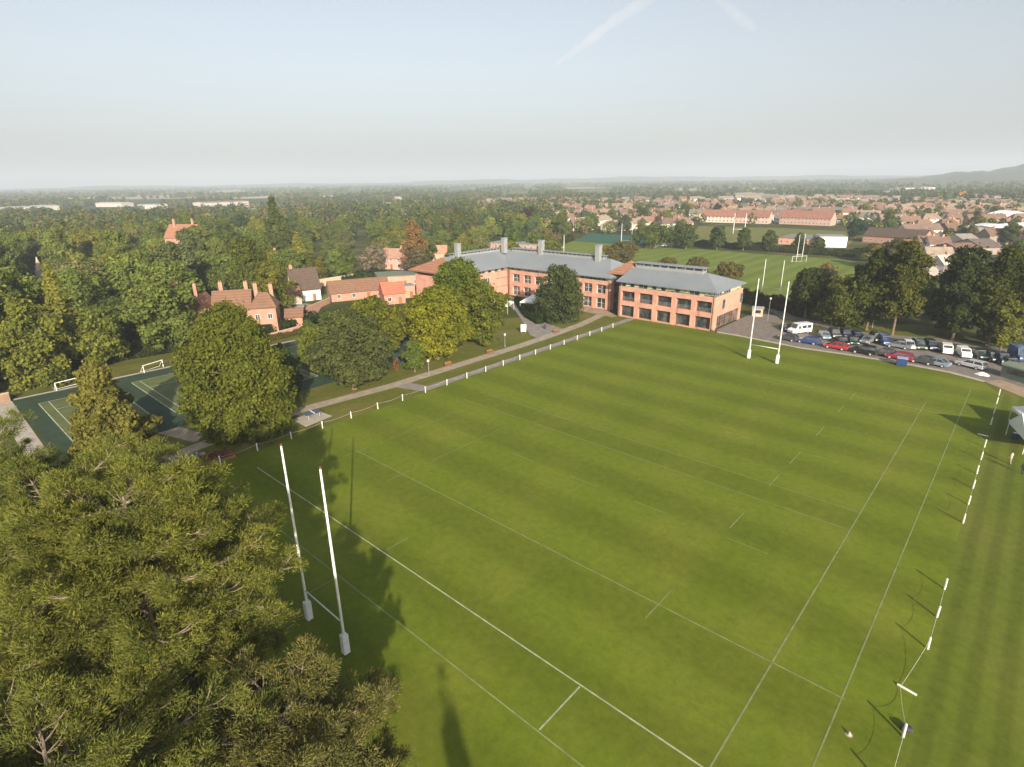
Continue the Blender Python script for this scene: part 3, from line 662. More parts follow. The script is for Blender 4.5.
# rope fence
def rope_fence(label, x, ys, fallen=(), sag=.22):
    t = thing('rope_fence', label, 'rope fence', (x, ys[0], 0)); y0 = ys[0]
    for i, y in enumerate(ys):
        if i in fallen: MB().tube([(.1, y-y0-.1, .12), (-1.1, y-y0+.12, .10)], [.09, .085], 8).build('fence_post', MT['fencewhite'], t)
        else: MB().tube([(0, y-y0, -.2), (rng.normal()*.02, y-y0+rng.normal()*.02, 1.12), (0, y-y0, 1.16)], [.09, .085, .05], 10).build('fence_post', MT['fencewhite'], t)
    for i in range(len(ys)-1):
        a, b = ys[i]-y0, ys[i+1]-y0; za = .13 if i in fallen else .98; zb = .13 if i+1 in fallen else .98; xa = -.9 if i in fallen else 0; xb = -.9 if i+1 in fallen else 0
        pts = []
        for k in range(9):
            f = k/8; sg = 4*sag*f*(1-f); pts.append((xa+(xb-xa)*f, a+(b-a)*f, max(.05, za+(zb-za)*f-sg)))
        MB().tube(pts, .010, 5).build('rope', MT['rope'], t)
    return t
rope_fence('white post and rope fence along the left touchline by the paths', -35.3, [2.0+5.02*k for k in range(21)])
rope_fence('short white post and rope fence at the far right corner near the tents', 39.6, [103.4, 98.4, 93.2, 87.4])
rope_fence('white post and rope fence at the right with a post knocked flat beside the tents', 39.6, [82.0, 77.5, 72.7, 67.7, 63, 58.3, 53.4], fallen=(0,))
rope_fence('nearest white post and rope fence at the right with one post pulled over', 39.6, [39.6, 35, 30.4, 24.8, 20.4, 15.6], fallen=(3,))
# ------------------------------------------------------------------ the school building
def frame_fn(ox, oy, ang):
    """local frame of a facade: u along it, v outwards, z up"""
    c, s = math.cos(ang), math.sin(ang)
    return lambda u, v, z: (ox + c*u + s*v, oy + s*u - c*v, z)
def window(parent, T, u0, u1, z0, z1, v=0, nm=2, rail=False, fmat='lead', bars=1, name='window'):
    w = MB().box(u0, u1, v-.06, v, z0, z1, T).build(name, MT['glass'], parent)
    f = MB(); a = .06
    f.box(u0, u0+a, v+.003, v+.07, z0, z1, T); f.box(u1-a, u1, v+.003, v+.07, z0, z1, T)
    f.box(u0+a, u1-a, v+.003, v+.07, z0, z0+a, T); f.box(u0+a, u1-a, v+.003, v+.07, z1-a, z1, T)
    for i in range(1, nm): 
        u = u0+(u1-u0)*i/nm; f.box(u-.025, u+.025, v+.004, v+.06, z0+a, z1-a, T)
    for i in range(1, bars):
        z = z0+(z1-z0)*i/bars; f.box(u0+a, u1-a, v+.002, v+.05, z-.025, z+.025, T)
    f.build('frame', MT[fmat], w)
    if rail:
        r = MB(); 
        for z in (z0+.35, z0+.65, z0+.95): r.box(u0+.02, u1-.02, v+.62, v+.67, z-.025, z+.025, T)
        r.build('balustrade', MT['lead'], w)
    return w
def bay_wall(mb, T, L, n, pier, floors, top, end=None, depth=.9):
    """brick grid of piers and bands standing proud of the recessed windows; returns the openings"""
    end = end or pier; ow = (L-2*end-(n-1)*pier)/n; op = []
    u = 0; edges = [(0, end)]
    for i in range(n): 
        u0 = end+i*(ow+pier); op.append((u0, u0+ow)); edges.append((u0+ow, u0+ow+(pier if i < n-1 else end)))
    for a, b in edges: mb.box(a, b, -depth, 0, -.2, top, T)
    zs = [-.2] + [z for f in floors for z in f] + [top]
    for a, b in op:
        for k in range(0, len(zs), 2): mb.box(a, b, -depth, -.004, zs[k], zs[k+1], T)
    return op
school = thing('school_building', 'large salmon brick school with pale grey metal roofs at the end of the pitch', 'school', (-50, 118, 0))
sB = lambda mb, name, mat, **k: mb.build(name, mat, school, **k)
off = Vector((50, -118, 0))
def S(T): return lambda u, v, z: tuple(Vector(T(u, v, z)) + off)
sh = lambda x, y, z: (x+50, y-118, z)
# right wing: front at y = 114.5, x -41.5..-15, side to y = 132.5
TA = S(frame_fn(-41.5, 114.5, 0)); TAs = S(frame_fn(-15, 114.5, R(90))); TB = S(frame_fn(-85.2, 118.6, 0)); TC = S(frame_fn(-85.4, 95, R(90)))
wall = MB()
opA = bay_wall(wall, TA, 26.5, 5, 1.25, [(.25, 3.15), (4.35, 6.95)], 8.0, .75)
wall.box(.9, 25.6, -15.9, -.9, -.2, 7.9, TA)                          # inner body behind the recesses
for a, b in opA: wall.box(a, b, -1.6, -.02, 3.15, 4.34, TA)
# right side wall of the wing
wall.box(.002, 16.798, -.45, -.003, 3.3, 7.998, TAs); wall.box(.002, 2.0, -.45, -.003, -.2, 3.3, TAs); wall.box(15.4, 16.798, -.45, -.003, -.2, 3.3, TAs)
wall.box(0, 26.5, -16.8, -15.9, -.2, 8.0, TA)
# long wing
opB = bay_wall(wall, TB, 38.4, 8, 1.5, [(.25, 3.2), (4.4, 7.0)], 8.0, 1.6)
wall.box(0, 38.4, -16, -.9, -.2, 7.9, TB)
# wing running towards the viewer at the left
wall.box(.1, 17.9, -.6, 0, -.2, 8.0, TC); wall.box(.1, 24, -17.4, -.6, -.2, 7.9, TC)
wall.box(0, .1, -17.5, 0, -.2, 8.0, TC)
sB(wall, 'wall', MT['pink'])
for i, (a, b) in enumerate(opA):
    window(school, TA, a+.02, b-.02, .3, 3.1, -.85, 3, False, 'dark', 2); window(school, TA, a+.02, b-.02, 4.4, 6.9, -.85, 3, True, 'dark', 1)
for i, (a, b) in enumerate(opB):
    window(school, TB, a+.02, b-.02, .3, 3.15, -.6, 2, False, 'white', 2); window(school, TB, a+.02, b-.02, 4.45, 6.95, -.6, 2, False, 'white', 2)
for u in (1.5, 5.2, 9, 13): window(school, TC, u, u+2.1, .6, 3, .02, 2, False, 'white'); window(school, TC, u, u+2.1, 4.6, 6.7, .02, 2, False, 'white')
for u0, z0, z1 in ((4.4, 4.6, 7.0), (15.4, 4.6, 7.0)): window(school, TAs, u0, u0+1.5, z0, z1, .03, 1, False, 'lead', 2)
window(school, TAs, 2.1, 15.4, .3, 3.2, -.25, 9, False, 'timber', 2, 'glazed_screen')
# brick courtyard recess, timber clad
rec = MB(); rec.box(17.9, 24, -1.2, -.62, 2.9, 8.6, TC)
for z in (2.95, 5.6, 8.3): rec.box(17.95, 23.95, -.63, -.5, z, z+.3, TC)
sB(rec, 'brown_brick_panel', MT['brownbrick'])
window(school, TC, 18, 23.9, .1, 2.85, -.75, 4, False, 'dark', 1, 'entrance_glazing')
# top strip of glazing under the eaves
def strip_glass(T, L, v, n, z0=8.0, z1=9.4):
    g_ = MB().box(0.4, L-.4, v-.1, v, z0, z1, T).build('clerestory_window', MT['glass'], school); f = MB(); bl = MB()
    for i in range(n+1):
        u = .45+(L-.9)*i/n; f.box(u-.07, u+.07, v+.003, v+.09, z0, z1, T)
        if i < n and rng.uniform() < .45: bl.box(u+.08, u+(L-.9)/n-.08, v+.002, v+.03, z0+rng.uniform(.0, .5), z1-.1, T)
    f.build('mullion', MT['lead'], g_); bl.build('blind', MT['blind'], g_)
strip_glass(TA, 26.5, -.55, 20); strip_glass(TAs, 16.8, -.5, 12); strip_glass(TB, 38.4, -.5, 26); strip_glass(TC, 24, -.5, 16)
sB(MB().box(.6, 25.9, -16.2, -.66, 8, 9.3, TA).box(.6, 38, -15.6, -.62, 8, 9.1, TB).box(.6, 23.4, -16.8, -.62, 8, 9.1, TC), 'attic_wall', MT['fascia'])
# stone coping on the brick
cop = MB().box(-.05, 26.55, -.5, .05, 8.003, 8.12, TA).box(.05, 16.85, -.48, .06, 8.006, 8.12, TAs).box(0, 38.35, -.48, .05, 8.003, 8.12, TB).box(0, 18, -.48, .05, 8.003, 8.12, TC)
sB(cop, 'coping', MT['stone'])
# glazed link between the wings
lk = MB().box(-47, -41.3, 120.5, 131, -.1, 9.2, sh); sB(lk, 'link_glazing', MT['glass'])
lkf = MB()
for k in range(5): lkf.box(-46.95+k*1.4, -46.85+k*1.4, 120.38, 120.49, 0, 9.2, sh)
for z in (3.2, 6.3): lkf.box(-46.84, -41.4, 120.36, 120.48, z, z+.35, sh)
sB(lkf, 'link_frame', MT['dark'])
# roofs with a real edge thickness
def roof(name, faces, mat, th=.28):
    m = MB()
    for f in faces: m.poly([sh(*p) for p in f])
    o = m.build(name, mat, school); 
    md = o.modifiers.new('s', 'SOLIDIFY'); md.thickness = th; md.offset = -1
    import bmesh
    bm = bmesh.new(); bm.from_mesh(o.data); bmesh.ops.remove_doubles(bm, verts=bm.verts, dist=.002); bmesh.ops.recalc_face_normals(bm, faces=bm.faces)
    if sum(f.normal.z for f in bm.faces) < 0: bmesh.ops.reverse_faces(bm, faces=bm.faces)
    bm.to_mesh(o.data); bm.free(); return o
e = 9.5; x0, x1, y0, y1 = -42.2, -14.5, 113.9, 132.0; rz = 12.35; xr0, xr1, yr = -42.4, -21.5, 123.5
roof('roof', [[(x0, y0, e), (x1, y0, e), (xr1, yr, rz), (xr0, yr, rz)], [(x1, y0, e), (x1, y1, e), (xr1, yr, rz)], [(x1, y1, e), (x0, y1, e), (xr0, yr, rz), (xr1, yr, rz)]], MT['metal'])
K = (-94.6, 126.5, 13.2); I_ = (-84.5, 117.6, 9.3); O_ = (-104.6, 135.4, 9.3)
roof('roof', [[I_, (-46.3, 117.6, 9.3), (-52, 126.5, 13.2), K], [(-46.3, 135.4, 9.3), O_, K, (-52, 126.5, 13.2)],
              [I_, K, (-94.6, 99.5, 13.2), (-84.5, 94, 9.3)], [O_, (-104.6, 94, 9.3), (-94.6, 99.5, 13.2), K], [(-46.3, 117.6, 9.3), (-46.3, 135.4, 9.3), (-52, 126.5, 13.2)]], MT['metal'])
roof('tiled_roof_end', [[(-84.4, 93.6, 9.36), (-104.7, 93.6, 9.36), (-94.6, 99.4, 13.3)], [(-104.7, 93.6, 9.36), (-104.7, 97, 9.36), (-94.6, 99.4, 13.3)], [(-84.4, 97, 9.36), (-84.4, 93.6, 9.36), (-94.6, 99.4, 13.3)]], MT['terra'])
# brick gable of the long wing rising over the link, tiled
roof('tiled_roof_end', [[(-48.6, 119.4, 10.4), (-40.2, 119.4, 10.4), (-43.9, 124, 13.6)], [(-40.2, 119.4, 10.4), (-40.2, 130, 10.4), (-43.9, 124, 13.6)], [(-40.2, 130, 10.4), (-48.6, 130, 10.4), (-43.9, 124, 13.6)], [(-48.6, 130, 10.4), (-48.6, 119.4, 10.4), (-43.9, 124, 13.6)]], MT['terra'])
# raised ventilating ridges
def ridge_vent(a, b, n, w=.9, zt=1.0):
    A, B = Vector(a), Vector(b); L = (B-A).length; ang = math.atan2(B.y-A.y, B.x-A.x); T = S(frame_fn(A.x, A.y, ang)); z = a[2]
    sB(MB().box(0, L, -w, w, z-.5, z+zt*.35, T), 'ridge_curb', MT['lead'])
    gl = sB(MB().box(.1, L-.1, -w+.12, w-.12, z+zt*.35, z+zt*.85, T), 'ridge_glazing', MT['glass'])
    f = MB()
    for i in range(n+1):
        u = .1+(L-.2)*i/n
        for v0, v1 in ((w-.117, w-.02), (-w+.02, -w+.117)): f.box(u-.12, u+.12, v0, v1, z+zt*.35, z+zt*.85, T)
    f.build('ridge_mullion', MT['lead'], gl)
    sB(MB().box(-.3, L+.3, -w-.35, w+.35, z+zt*.855, z+zt, T), 'ridge_cap', MT['metal'])
ridge_vent((-41.5, 123.5, 12.3), (-22.2, 123.5, 12.3), 8, 1.1, 1.25); ridge_vent((-90, 126.5, 13.1), (-54, 126.5, 13.1), 22, .8, .9); ridge_vent((-94.6, 103, 13.1), (-94.6, 124, 13.1), 14, .8, .9)
for cx, cy, cz in ((-55.6, 125.2, 12.9), (-77.6, 125.8, 13.0), (-91.5, 123.6, 13.2), (-92.8, 104, 13.0)):
    v_ = sB(MB().box(cx-.78, cx+.78, cy-.72, cy+.72, cz-.8, cz+4.0, sh), 'ventilation_chimney', MT['lead'], bevel=.08)
    MB().box(cx-.88, cx+.88, cy-.82, cy+.82, cz+4.003, cz+4.18, sh).build('cap', MT['lead'], v_)
# gutters and downpipes
for u in (.35, 26.15): sB(MB().tube([TA(u, .08, 0), TA(u, .08, 8.9)], .06, 6), 'downpipe', MT['dark'])
for u in (.5, 12.4, 24.5, 37.9): sB(MB().tube([TB(u, .08, 0), TB(u, .08, 8.9)], .06, 6), 'downpipe', MT['dark'])
# ------------------------------------------------------------------ houses
def house(name, label, cat, loc, rz, w, d, eh, rh, wall, roofm, kind='gable', chim=(), wins=2, floors=2, wc=None, rc=None, door=True, group=None, fm='white', over=.35, gablewin=False, backwin=False, hipl=.5):
    """w along local x (eaves side), d along local y; front faces -y"""
    t = thing(name, label, cat, loc, rz, group); hw, hd = w/2, d/2
    m = MB(); m.box(-hw, hw, -hd, hd, -.3, eh)
    if kind == 'gable':
        for x in (-hw, hw):
            s = .16 if x < 0 else -.16
            m.prism([(-hd, eh), (hd, eh), (0, rh-.12)], x, x+s, lambda a, y, z: (y, a, z))
    wo = m.build('wall', MT[wall], t)
    if wc: wo.color = (*wc, 1)
    r = MB(); o = over; sl_ = (rh-eh)/hd
    zo = eh - o*sl_; i_ = hd*hipl*1.6 if kind == 'hip' else -o
    if kind in ('gable', 'hip'):
        a, b = -hw-o, hw+o; c = hd+o
        A, B, Cc, D = (a, -c, zo), (b, -c, zo), (b, c, zo), (a, c, zo); e1, e2 = (-hw+i_, 0, rh), (hw-i_, 0, rh)
        r.poly([A, B, e2, e1]); r.poly([Cc, D, e1, e2])
        if kind == 'hip': r.poly([B, Cc, e2]); r.poly([D, A, e1])
    else: r.box(-hw-.1, hw+.1, -hd-.1, hd+.1, eh+.003, eh+.3)
    ro = r.build('roof', MT[roofm], t)
    if rc: ro.color = (*rc, 1)
    if kind != 'flat':
        md = ro.modifiers.new('s', 'SOLIDIFY'); md.thickness = .16; md.offset = 0
    for (cx, cy, ch) in chim:
        c_ = MB().box(cx-.45, cx+.45, cy-.35, cy+.35, eh, rh+ch).build('chimney', MT['redbrick'], ro)
        p = MB(); 
        for s in (-.2, .2): p.tube([(cx+s, cy, rh+ch), (cx+s, cy, rh+ch+.35)], .12, 7)
        p.build('chimney_pots', MT['terra'], c_) if dist(loc[0], loc[1]) < 260 else None
    def face(T, L, n):
        for fl in range(floors):
            z0 = .9 + fl*2.7
            if z0+1.2 > eh: break
            for k in range(n):
                u = L*(k+.5)/n
                if door and fl == 0 and k == n//2 and T is F: continue
                window(t, T, u-.55, u+.55, z0, z0+1.25, .02, 2, False, fm)
    F = lambda u, v, z: (-hw+u, -hd-v, z); G_ = lambda u, v, z: (hw+v, -hd+u, z); L_ = lambda u, v, z: (-hw-v, hd-u, z)
    if wins:
        face(F, w, wins)
        if gablewin: face(G_, d, max(1, wins-1)); face(L_, d, max(1, wins-1))
        if door:
            u = w*(wins//2+.5)/wins; MB().box(u-.5, u+.5, 0, .06, 0, 2.1, F).build('door', MT['timber'], t)
    return t
# old brick house left of centre
q = at(266, 333); rz = R(56)
def rel(q, rz, u, v): return (q.x + math.cos(rz)*u - math.sin(rz)*v, q.y + math.sin(rz)*u + math.cos(rz)*v, 0)
house('brick_house', 'front range of the old red brick house with white sash windows and a hipped roof', 'house', rel(q, rz, .2, 3.0), rz, 5.8, 6.4, 6.6, 9.6, 'redbrick', 'browntile', 'hip', ((-1.9, 2.2, 2.0), (1.6, 2.6, 1.6)), 2, 2, door=True, hipl=.35)
house('brick_house', 'long range of the old brick house under brown tiles with tall chimneys', 'house', rel(q, rz, -7.0, 4.0), rz, 8.4, 7.4, 6.4, 10.4, 'redbrick', 'browntile', 'gable', ((-2.5, .8, 2.0), (3.2, 1.0, 1.8)), 3, 2, door=False)
house('brick_house', 'left end of the old brick house with a steep gable and white casements', 'house', rel(q, rz, -13.6, 2.6), rz+R(90), 7.5, 5.6, 6.2, 10.0, 'redbrick', 'terra', 'gable', ((1.5, 1.5, 2.4),), 2, 2, door=False, gablewin=True)
house('outbuilding', 'low tiled brick outbuilding against the right side of the old brick house', 'outbuilding', rel(q, rz, 6.6, 5.5), rz, 4, 4.5, 3.0, 4.7, 'redbrick', 'browntile', 'gable', (), 1, 1)
house('garden_shed', 'small dark garden shed on the drive between the brick house and the cottage', 'shed', tuple(at(299, 315)), R(45), 3.4, 2.6, 2.3, 3.0, 'timber', 'slate', 'gable', (), 0, 1, door=False)
house('white_cottage', 'white rendered cottage with a very steep dark brown tiled roof', 'cottage', tuple(at(309, 300.5)+Vector((-3, .5, 0))), R(74), 8.2, 7.4, 3.9, 9.8, 'render', 'darktile', 'gable', ((-3.2, .6, 1.2),), 2, 1, door=True)
house('cottage_wing', 'cream gabled wing on the left of the white cottage', 'cottage', tuple(at(297, 306)+Vector((-2, 0, 0))), R(74), 4, 5.5, 3.4, 5.6, 'stone', 'browntile', 'gable', (), 1, 1, door=False)
house('red_house', 'red roofed house half hidden behind the white cottage', 'house', tuple(at(298, 284)), R(60), 12, 7, 4.8, 8, 'redbrick', 'terra', 'gable', ((3, 0, 1.2),), 3, 2)
house('red_house', 'tall narrow brick gable rising through the trees beyond the cottage', 'house', tuple(at(279, 285)), R(-20), 6, 7, 8, 12.2, 'redbrick', 'terra', 'gable', ((2, 0, 1.2),), 2, 2)
house('long_barn', 'long low brick barn with a brown tiled roof behind the yellow green trees', 'barn', tuple(at(362, 299)+Vector((-3, 1, 0))), R(69), 18.5, 7, 2.8, 6.0, 'redbrick', 'browntile', 'gable', (), 4, 1)
house('brick_annexe', 'brick annexe with a bright red tiled roof beside the long barn', 'annexe', tuple(at(393, 302)), R(65), 6.4, 7, 3.4, 6.2, 'redbrick', 'redtile', 'gable', (), 2, 1)
house('brick_annexe', 'flat topped brick block at the foot of the terracotta roof end', 'annexe', tuple(at(403, 298)+Vector((-1, 2, 0))), R(65), 5, 5, 3.6, 4, 'pink', 'lead', 'flat', (), 2, 1)
house('flat_hall', 'low hall with a green felt flat roof left of the terracotta roof end', 'hall', tuple(at(398, 284)), R(60), 15, 12, 3.6, 4, 'pink', 'green_roof', 'flat', (), 4, 1)
house('pink_house', 'pale pink gabled house among grey half bare trees', 'house', tuple(at(397, 268)), R(20), 11, 8, 4.8, 8.3, 'house_wall', 'house_roof', 'gable', ((3, 0, 1.2),), 3, 2, (.58, .33, .27), (.34, .2, .15), gablewin=True)
house('pink_house', 'small pink gable at the left end of the grey school roof', 'house', tuple(at(433, 274)+Vector((-28, 28, 0))), R(45), 7, 7, 4.2, 7.2, 'house_wall', 'house_roof', 'gable', (), 2, 2, (.58, .3, .22), (.4, .2, .14), gablewin=True)
house('sports_hall', 'flat roofed pink brick hall showing above the school roof between the chimneys', 'hall', (-121, 166, 0), R(12), 25, 14, 10.4, 11, 'pink', 'lead', 'flat', (), 9, 4, door=False)
house('brick_tower_house', 'tall red brick house with gables glimpsed deep in the wood', 'house', tuple(at(191, 262)), R(35), 14, 11, 12, 17.5, 'redbrick', 'terra', 'gable', ((4, 1, 2.5), (-4, -1, 2.5)), 3, 4)
# stone spire in the wood
p = at(43, 281); st = thing('church_spire', 'pale stone spire poking out of the wood on the left', 'spire', (p.x, p.y, 0))
MB().box(-1.5, 1.5, -1.5, 1.5, -.3, 4.2).build('tower', MT['stone'], st)
m = MB()
for k in range(8):
    a, b = 2*math.pi*k/8, 2*math.pi*(k+1)/8; m.poly([(1.45*math.cos(a), 1.45*math.sin(a), 4.1), (1.45*math.cos(b), 1.45*math.sin(b), 4.1), (.12*math.cos(b), .12*math.sin(b), 9.4), (.12*math.cos(a), .12*math.sin(a), 9.4)])
m.build('spire', MT['stone'], st)
def garden_wall(label, a, b, h, mat='redbrick', th=.35):
    a, b = Vector(a[:2]), Vector(b[:2]); L = (b-a).length; o = thing('garden_wall', label, 'wall', (a.x, a.y, 0), math.atan2(b.y-a.y, b.x-a.x))
    MB().box(0, L, -th/2, th/2, -.2, h).build('wall', MT[mat], o); MB().box(-.05, L+.05, -th/2-.06, th/2+.06, h+.003, h+.14).build('coping', MT['stone'], o)
garden_wall('low red brick wall beside the drive in front of the white cottage', at(303, 315), at(330, 303), 1.6)
garden_wall('curved looking tan brick garden wall behind the long barn', at(319, 287), at(361, 280), 2.6, 'stone')
garden_wall('long brick wall dividing the courts from the old brick house', at(262, 343), at(310, 330), 1.6)
garden_wall('low red wall on the inner edge of the brick house forecourt', at(285, 327), at(306, 322), 1.2)
garden_wall('low brown brick wall at the far end of the long concrete strip', (-87.6, -10.2), (-87.6, -7.2), 1.5, 'brownbrick')
sheet('forecourt', [at(*p) for p in ((272, 338), (310, 326), (322, 306), (303, 303), (280, 322))], MT['roadtan'], .04)
sheet('cottage_lawn', [at(*p) for p in ((318, 296), (336, 291), (338, 300), (322, 303))], MT['field'], .035)
# ------------------------------------------------------------------ larger sheds and halls
def px_block(name, label, cat, pl, pr, dep, eh, rh, wall, roofm, kind, wc=None, rc=None, wins=0, floors=1, back=True, **kw):
    a, b = at(*pl), at(*pr); d = (b-a); L = d.length; rz = math.atan2(d.y, d.x); n = Vector((-d.y, d.x, 0)).normalized()
    c = (a+b)/2 + n*dep/2
    return house(name, label, cat, (c.x, c.y, 0), rz, L, dep, eh, rh, wall, roofm, kind, (), wins, floors, wc, rc, door=False, **kw)
BROWN = (.165, .11, .082); RED = (.26, .125, .092); TAN = (.30, .235, .175); CREAM = (.54, .48, .40); WH = (.70, .67, .63); PINKW = (.46, .30, .24); GREYR = (.30, .29, .28)
px_block('clad_hall', 'bright white clad hall behind the field hedge', 'hall', (818, 247), (846, 247.5), 13, 5.2, 5.5, 'house_wall', 'lead', 'flat', (.95, .93, .90))
px_block('brick_pavilion', 'low brick pavilion left of the white clad hall', 'pavilion', (778, 244), (816, 246), 12, 3.6, 5.2, 'pink', 'slate', 'hip', None, None, 6)
px_block('bungalow_terrace', 'long low building with a dark brown roof beyond the white clad hall', 'bungalow', (862, 242), (921, 246), 15, 3.6, 7.6, 'redbrick', 'darktile', 'gable', None, None, 10)
px_block('terrace_houses', 'longest red roofed terrace of houses at the edge of the upper playing field', 'terrace', (779, 224), (830, 226), 13, 5.2, 10.2, 'house_wall', 'house_roof', 'gable', PINKW, RED, 14, 2)
px_block('terrace_houses', 'red roofed terrace with cream walls left of the longest red roofed terrace', 'terrace', (700, 222), (733, 223), 13, 5.0, 9.8, 'house_wall', 'house_roof', 'gable', CREAM, RED, 9, 2)
px_block('terrace_houses', 'second red roofed terrace beside the dark conifer', 'terrace', (735, 223), (768, 224), 13, 5.0, 9.8, 'house_wall', 'house_roof', 'gable', (.5, .36, .3), (.235, .115, .085), 9, 2)
px_block('garage_row', 'long tan roofed row at the left edge of the suburb behind the green pitch', 'garages', (578, 229), (612, 224), 12, 4.2, 7.4, 'house_wall', 'house_roof', 'gable', CREAM, TAN, 6)
px_block('garage_row', 'second tan roofed row behind the green all weather pitch', 'garages', (614, 232), (650, 228), 12, 4.2, 7.4, 'house_wall', 'house_roof', 'gable', (.5, .42, .34), (.27, .205, .155), 6)
px_block('warehouse', 'wide grey roofed warehouse at the right beyond the tree belt', 'warehouse', (964, 236), (1003, 241), 22, 6, 7.5, 'house_wall', 'house_roof', 'gable', (.55, .56, .55), (.62, .64, .63), 0)
px_block('warehouse', 'white roofed warehouse cut by the right picture edge', 'warehouse', (1004, 241), (1045, 237), 24, 6, 7.5, 'house_wall', 'house_roof', 'gable', (.7, .68, .64), (.82, .80, .76), 0)
px_block('warehouse', 'small white shed roof standing behind the grey warehouse', 'warehouse', (985, 223), (999, 224), 22, 7, 9, 'house_wall', 'house_roof', 'gable', WH, (.85, .83, .8), 0)
for (l, r, lab, d) in (((0, 213), (32, 212), 'broad white industrial shed at the far left edge', 50), ((36, 211), (60, 210), 'second white industrial shed right of the broad far left one', 45), ((140, 210), (168, 209), 'low pale shed beyond the wood on the left', 40),
                     ((205, 207), (249, 205), 'wide tan roofed factory beyond the wood', 60), ((392, 201), (399, 201), 'small tall white block far beyond the wood', 20), ((416, 206), (435, 205), 'long cream shed far behind the school chimneys', 30),
                     ((96, 207), (122, 207), 'thin white shed beside the low pale one', 40), ((250, 216), (268, 215), 'white roofed building behind the pointed conifer', 25), ((905, 191), (935, 190), 'tan shed at the foot of the wooded hill', 60), ((545, 184), (556, 184), 'far white shed near the horizon', 120), ((712, 182.5), (722, 182.5), 'tiny white building on the far plain', 120)):
    px_block('warehouse', lab, 'warehouse', l, r, d*.6, 6.5, 8, 'house_wall', 'house_roof', 'gable', (.42, .40, .37), (.26, .21, .17) if 'tan' in lab or 'cream' in lab else (.40, .39, .37))
# houses close on the right
near_h = [((925, 252), 0.2, 8, 9, WH, BROWN, 'white gabled house left of a matching pair beyond the tan yard'), ((934.5, 253), 0.2, 8, 9, WH, BROWN, 'white gabled house right of a matching pair beyond the tan yard'),
          ((922, 243), 1.1, 10, 11, PINKW, BROWN, 'pinkish gable end at the right of the long brown roofed building'), ((934, 266), .1, 9, 9, CREAM, (.3, .24, .19), 'cream house with a grey brown roof above the tan yard'),
          ((966, 273), .2, 6, 6, WH, (.7, .68, .64), 'small white outhouse between the two big car park trees'), ((938, 276), .8, 6, 6, (.66, .6, .55), (.4, .36, .33), 'low pale garage beside the tan yard'),
          ((948, 229), 1.0, 9, 8, WH, (.42, .19, .12), 'white gable with an orange roof beyond the brown roofed building'), ((955, 257), .5, 22, 11, (.35, .25, .2), (.20, .12, .09), 'wide brown roofed house among the trees behind the white van'),
          ((975, 252), .4, 20, 10, (.3, .25, .22), (.14, .115, .10), 'dark flat looking roof below the grey warehouse'), ((960, 246), .5, 14, 9, (.5, .45, .4), (.25, .22, .2), 'grey brown roof at the left end below the grey warehouse'), ((1008, 272), .9, 9, 8, (.4, .3, .22), (.25, .17, .11), 'brown shed roof left of the dark roofed clubhouse'), ((918, 288), .7, 9, 7, (.6, .55, .48), (.32, .29, .26), 'pale roofed workshop beside the tan yard entrance')]
for (px, rz, w, d, wc, rc, lab) in near_h:
    p = at(*px); house('house', lab, 'house', (p.x, p.y, 0), TH*-1*0 + R(42)*0 + rz + R(20), d, w, 4.6 if w < 12 else 3.2, 7.6 if w < 12 else 6.2, 'house_wall', 'house_roof', 'gable', ((2, 0, 1),) if w < 12 else (), 2, 2, wc, rc, gablewin=True)
cl = px_block('clubhouse', 'dark roofed clubhouse with a white roof light at the right picture edge', 'clubhouse', (1008, 294), (1046, 298), 14, 3.6, 7.6, 'house_wall', 'house_roof', 'hip', (.62, .55, .46), (.055, .065, .085), 6, 1)
MB().box(-2.5, 2.5, -4.9, -2.6, 5.2, 5.9).build('roof_light', MT['white'], cl)
px_block('garage', 'low building with a dark roof behind the cars at the right picture edge', 'garage', (1010, 335), (1040, 345), 9, 2.8, 5, 'house_wall', 'house_roof', 'gable', (.5, .45, .4), (.06, .07, .09), 3)
# ------------------------------------------------------------------ the suburb: single houses copied from a few built ones
def proto_house(k):
    w, d, eh, rh, kind = [(9, 8, 4.9, 8.2, 'gable'), (13, 8, 4.9, 8.4, 'hip'), (24, 8, 4.8, 8.0, 'gable'), (11, 8.5, 2.7, 6.2, 'gable'), (17, 8, 4.9, 8.4, 'gable')][k]
    name = ['detached_house', 'semi_detached_house', 'terraced_house', 'bungalow', 'terraced_house'][k]
    return house(name, 'x', 'house', (0, 0, 0), 0, w, d, eh, rh, 'house_wall', 'house_roof', kind, ((w*.3, 0, 1),) if k not in (2, 4) else ((-w*.3, 0, 1), (w*.2, 0, 1)), [3, 4, 7, 3, 5][k], 2, (1, 1, 1), (1, 1, 1), door=True, gablewin=False), w
HP = [proto_house(k) for k in range(5)]
WALLS = [((.60, .55, .47), 'cream walled'), ((.74, .71, .66), 'white walled'), ((.36, .225, .175), 'red brick'), ((.42, .31, .25), 'pinkish'), ((.34, .28, .22), 'tan walled')]
ROOFS = [((.185, .118, .085), 'orange brown roof'), ((.15, .105, .082), 'brown roof'), ((.215, .122, .090), 'red tiled roof'), ((.155, .138, .122), 'grey brown roof'), ((.235, .178, .135), 'pale tan roof')]
HN = 0; far_houses = []; hplaced = []; used0 = set()
SPECIAL = [(o.location.x, o.location.y, 24) for o in C.objects if o.type == 'EMPTY' and o.get('category') in ('terrace', 'garages', 'warehouse', 'hall', 'pavilion', 'bungalow', 'house', 'clubhouse')]
cand = []
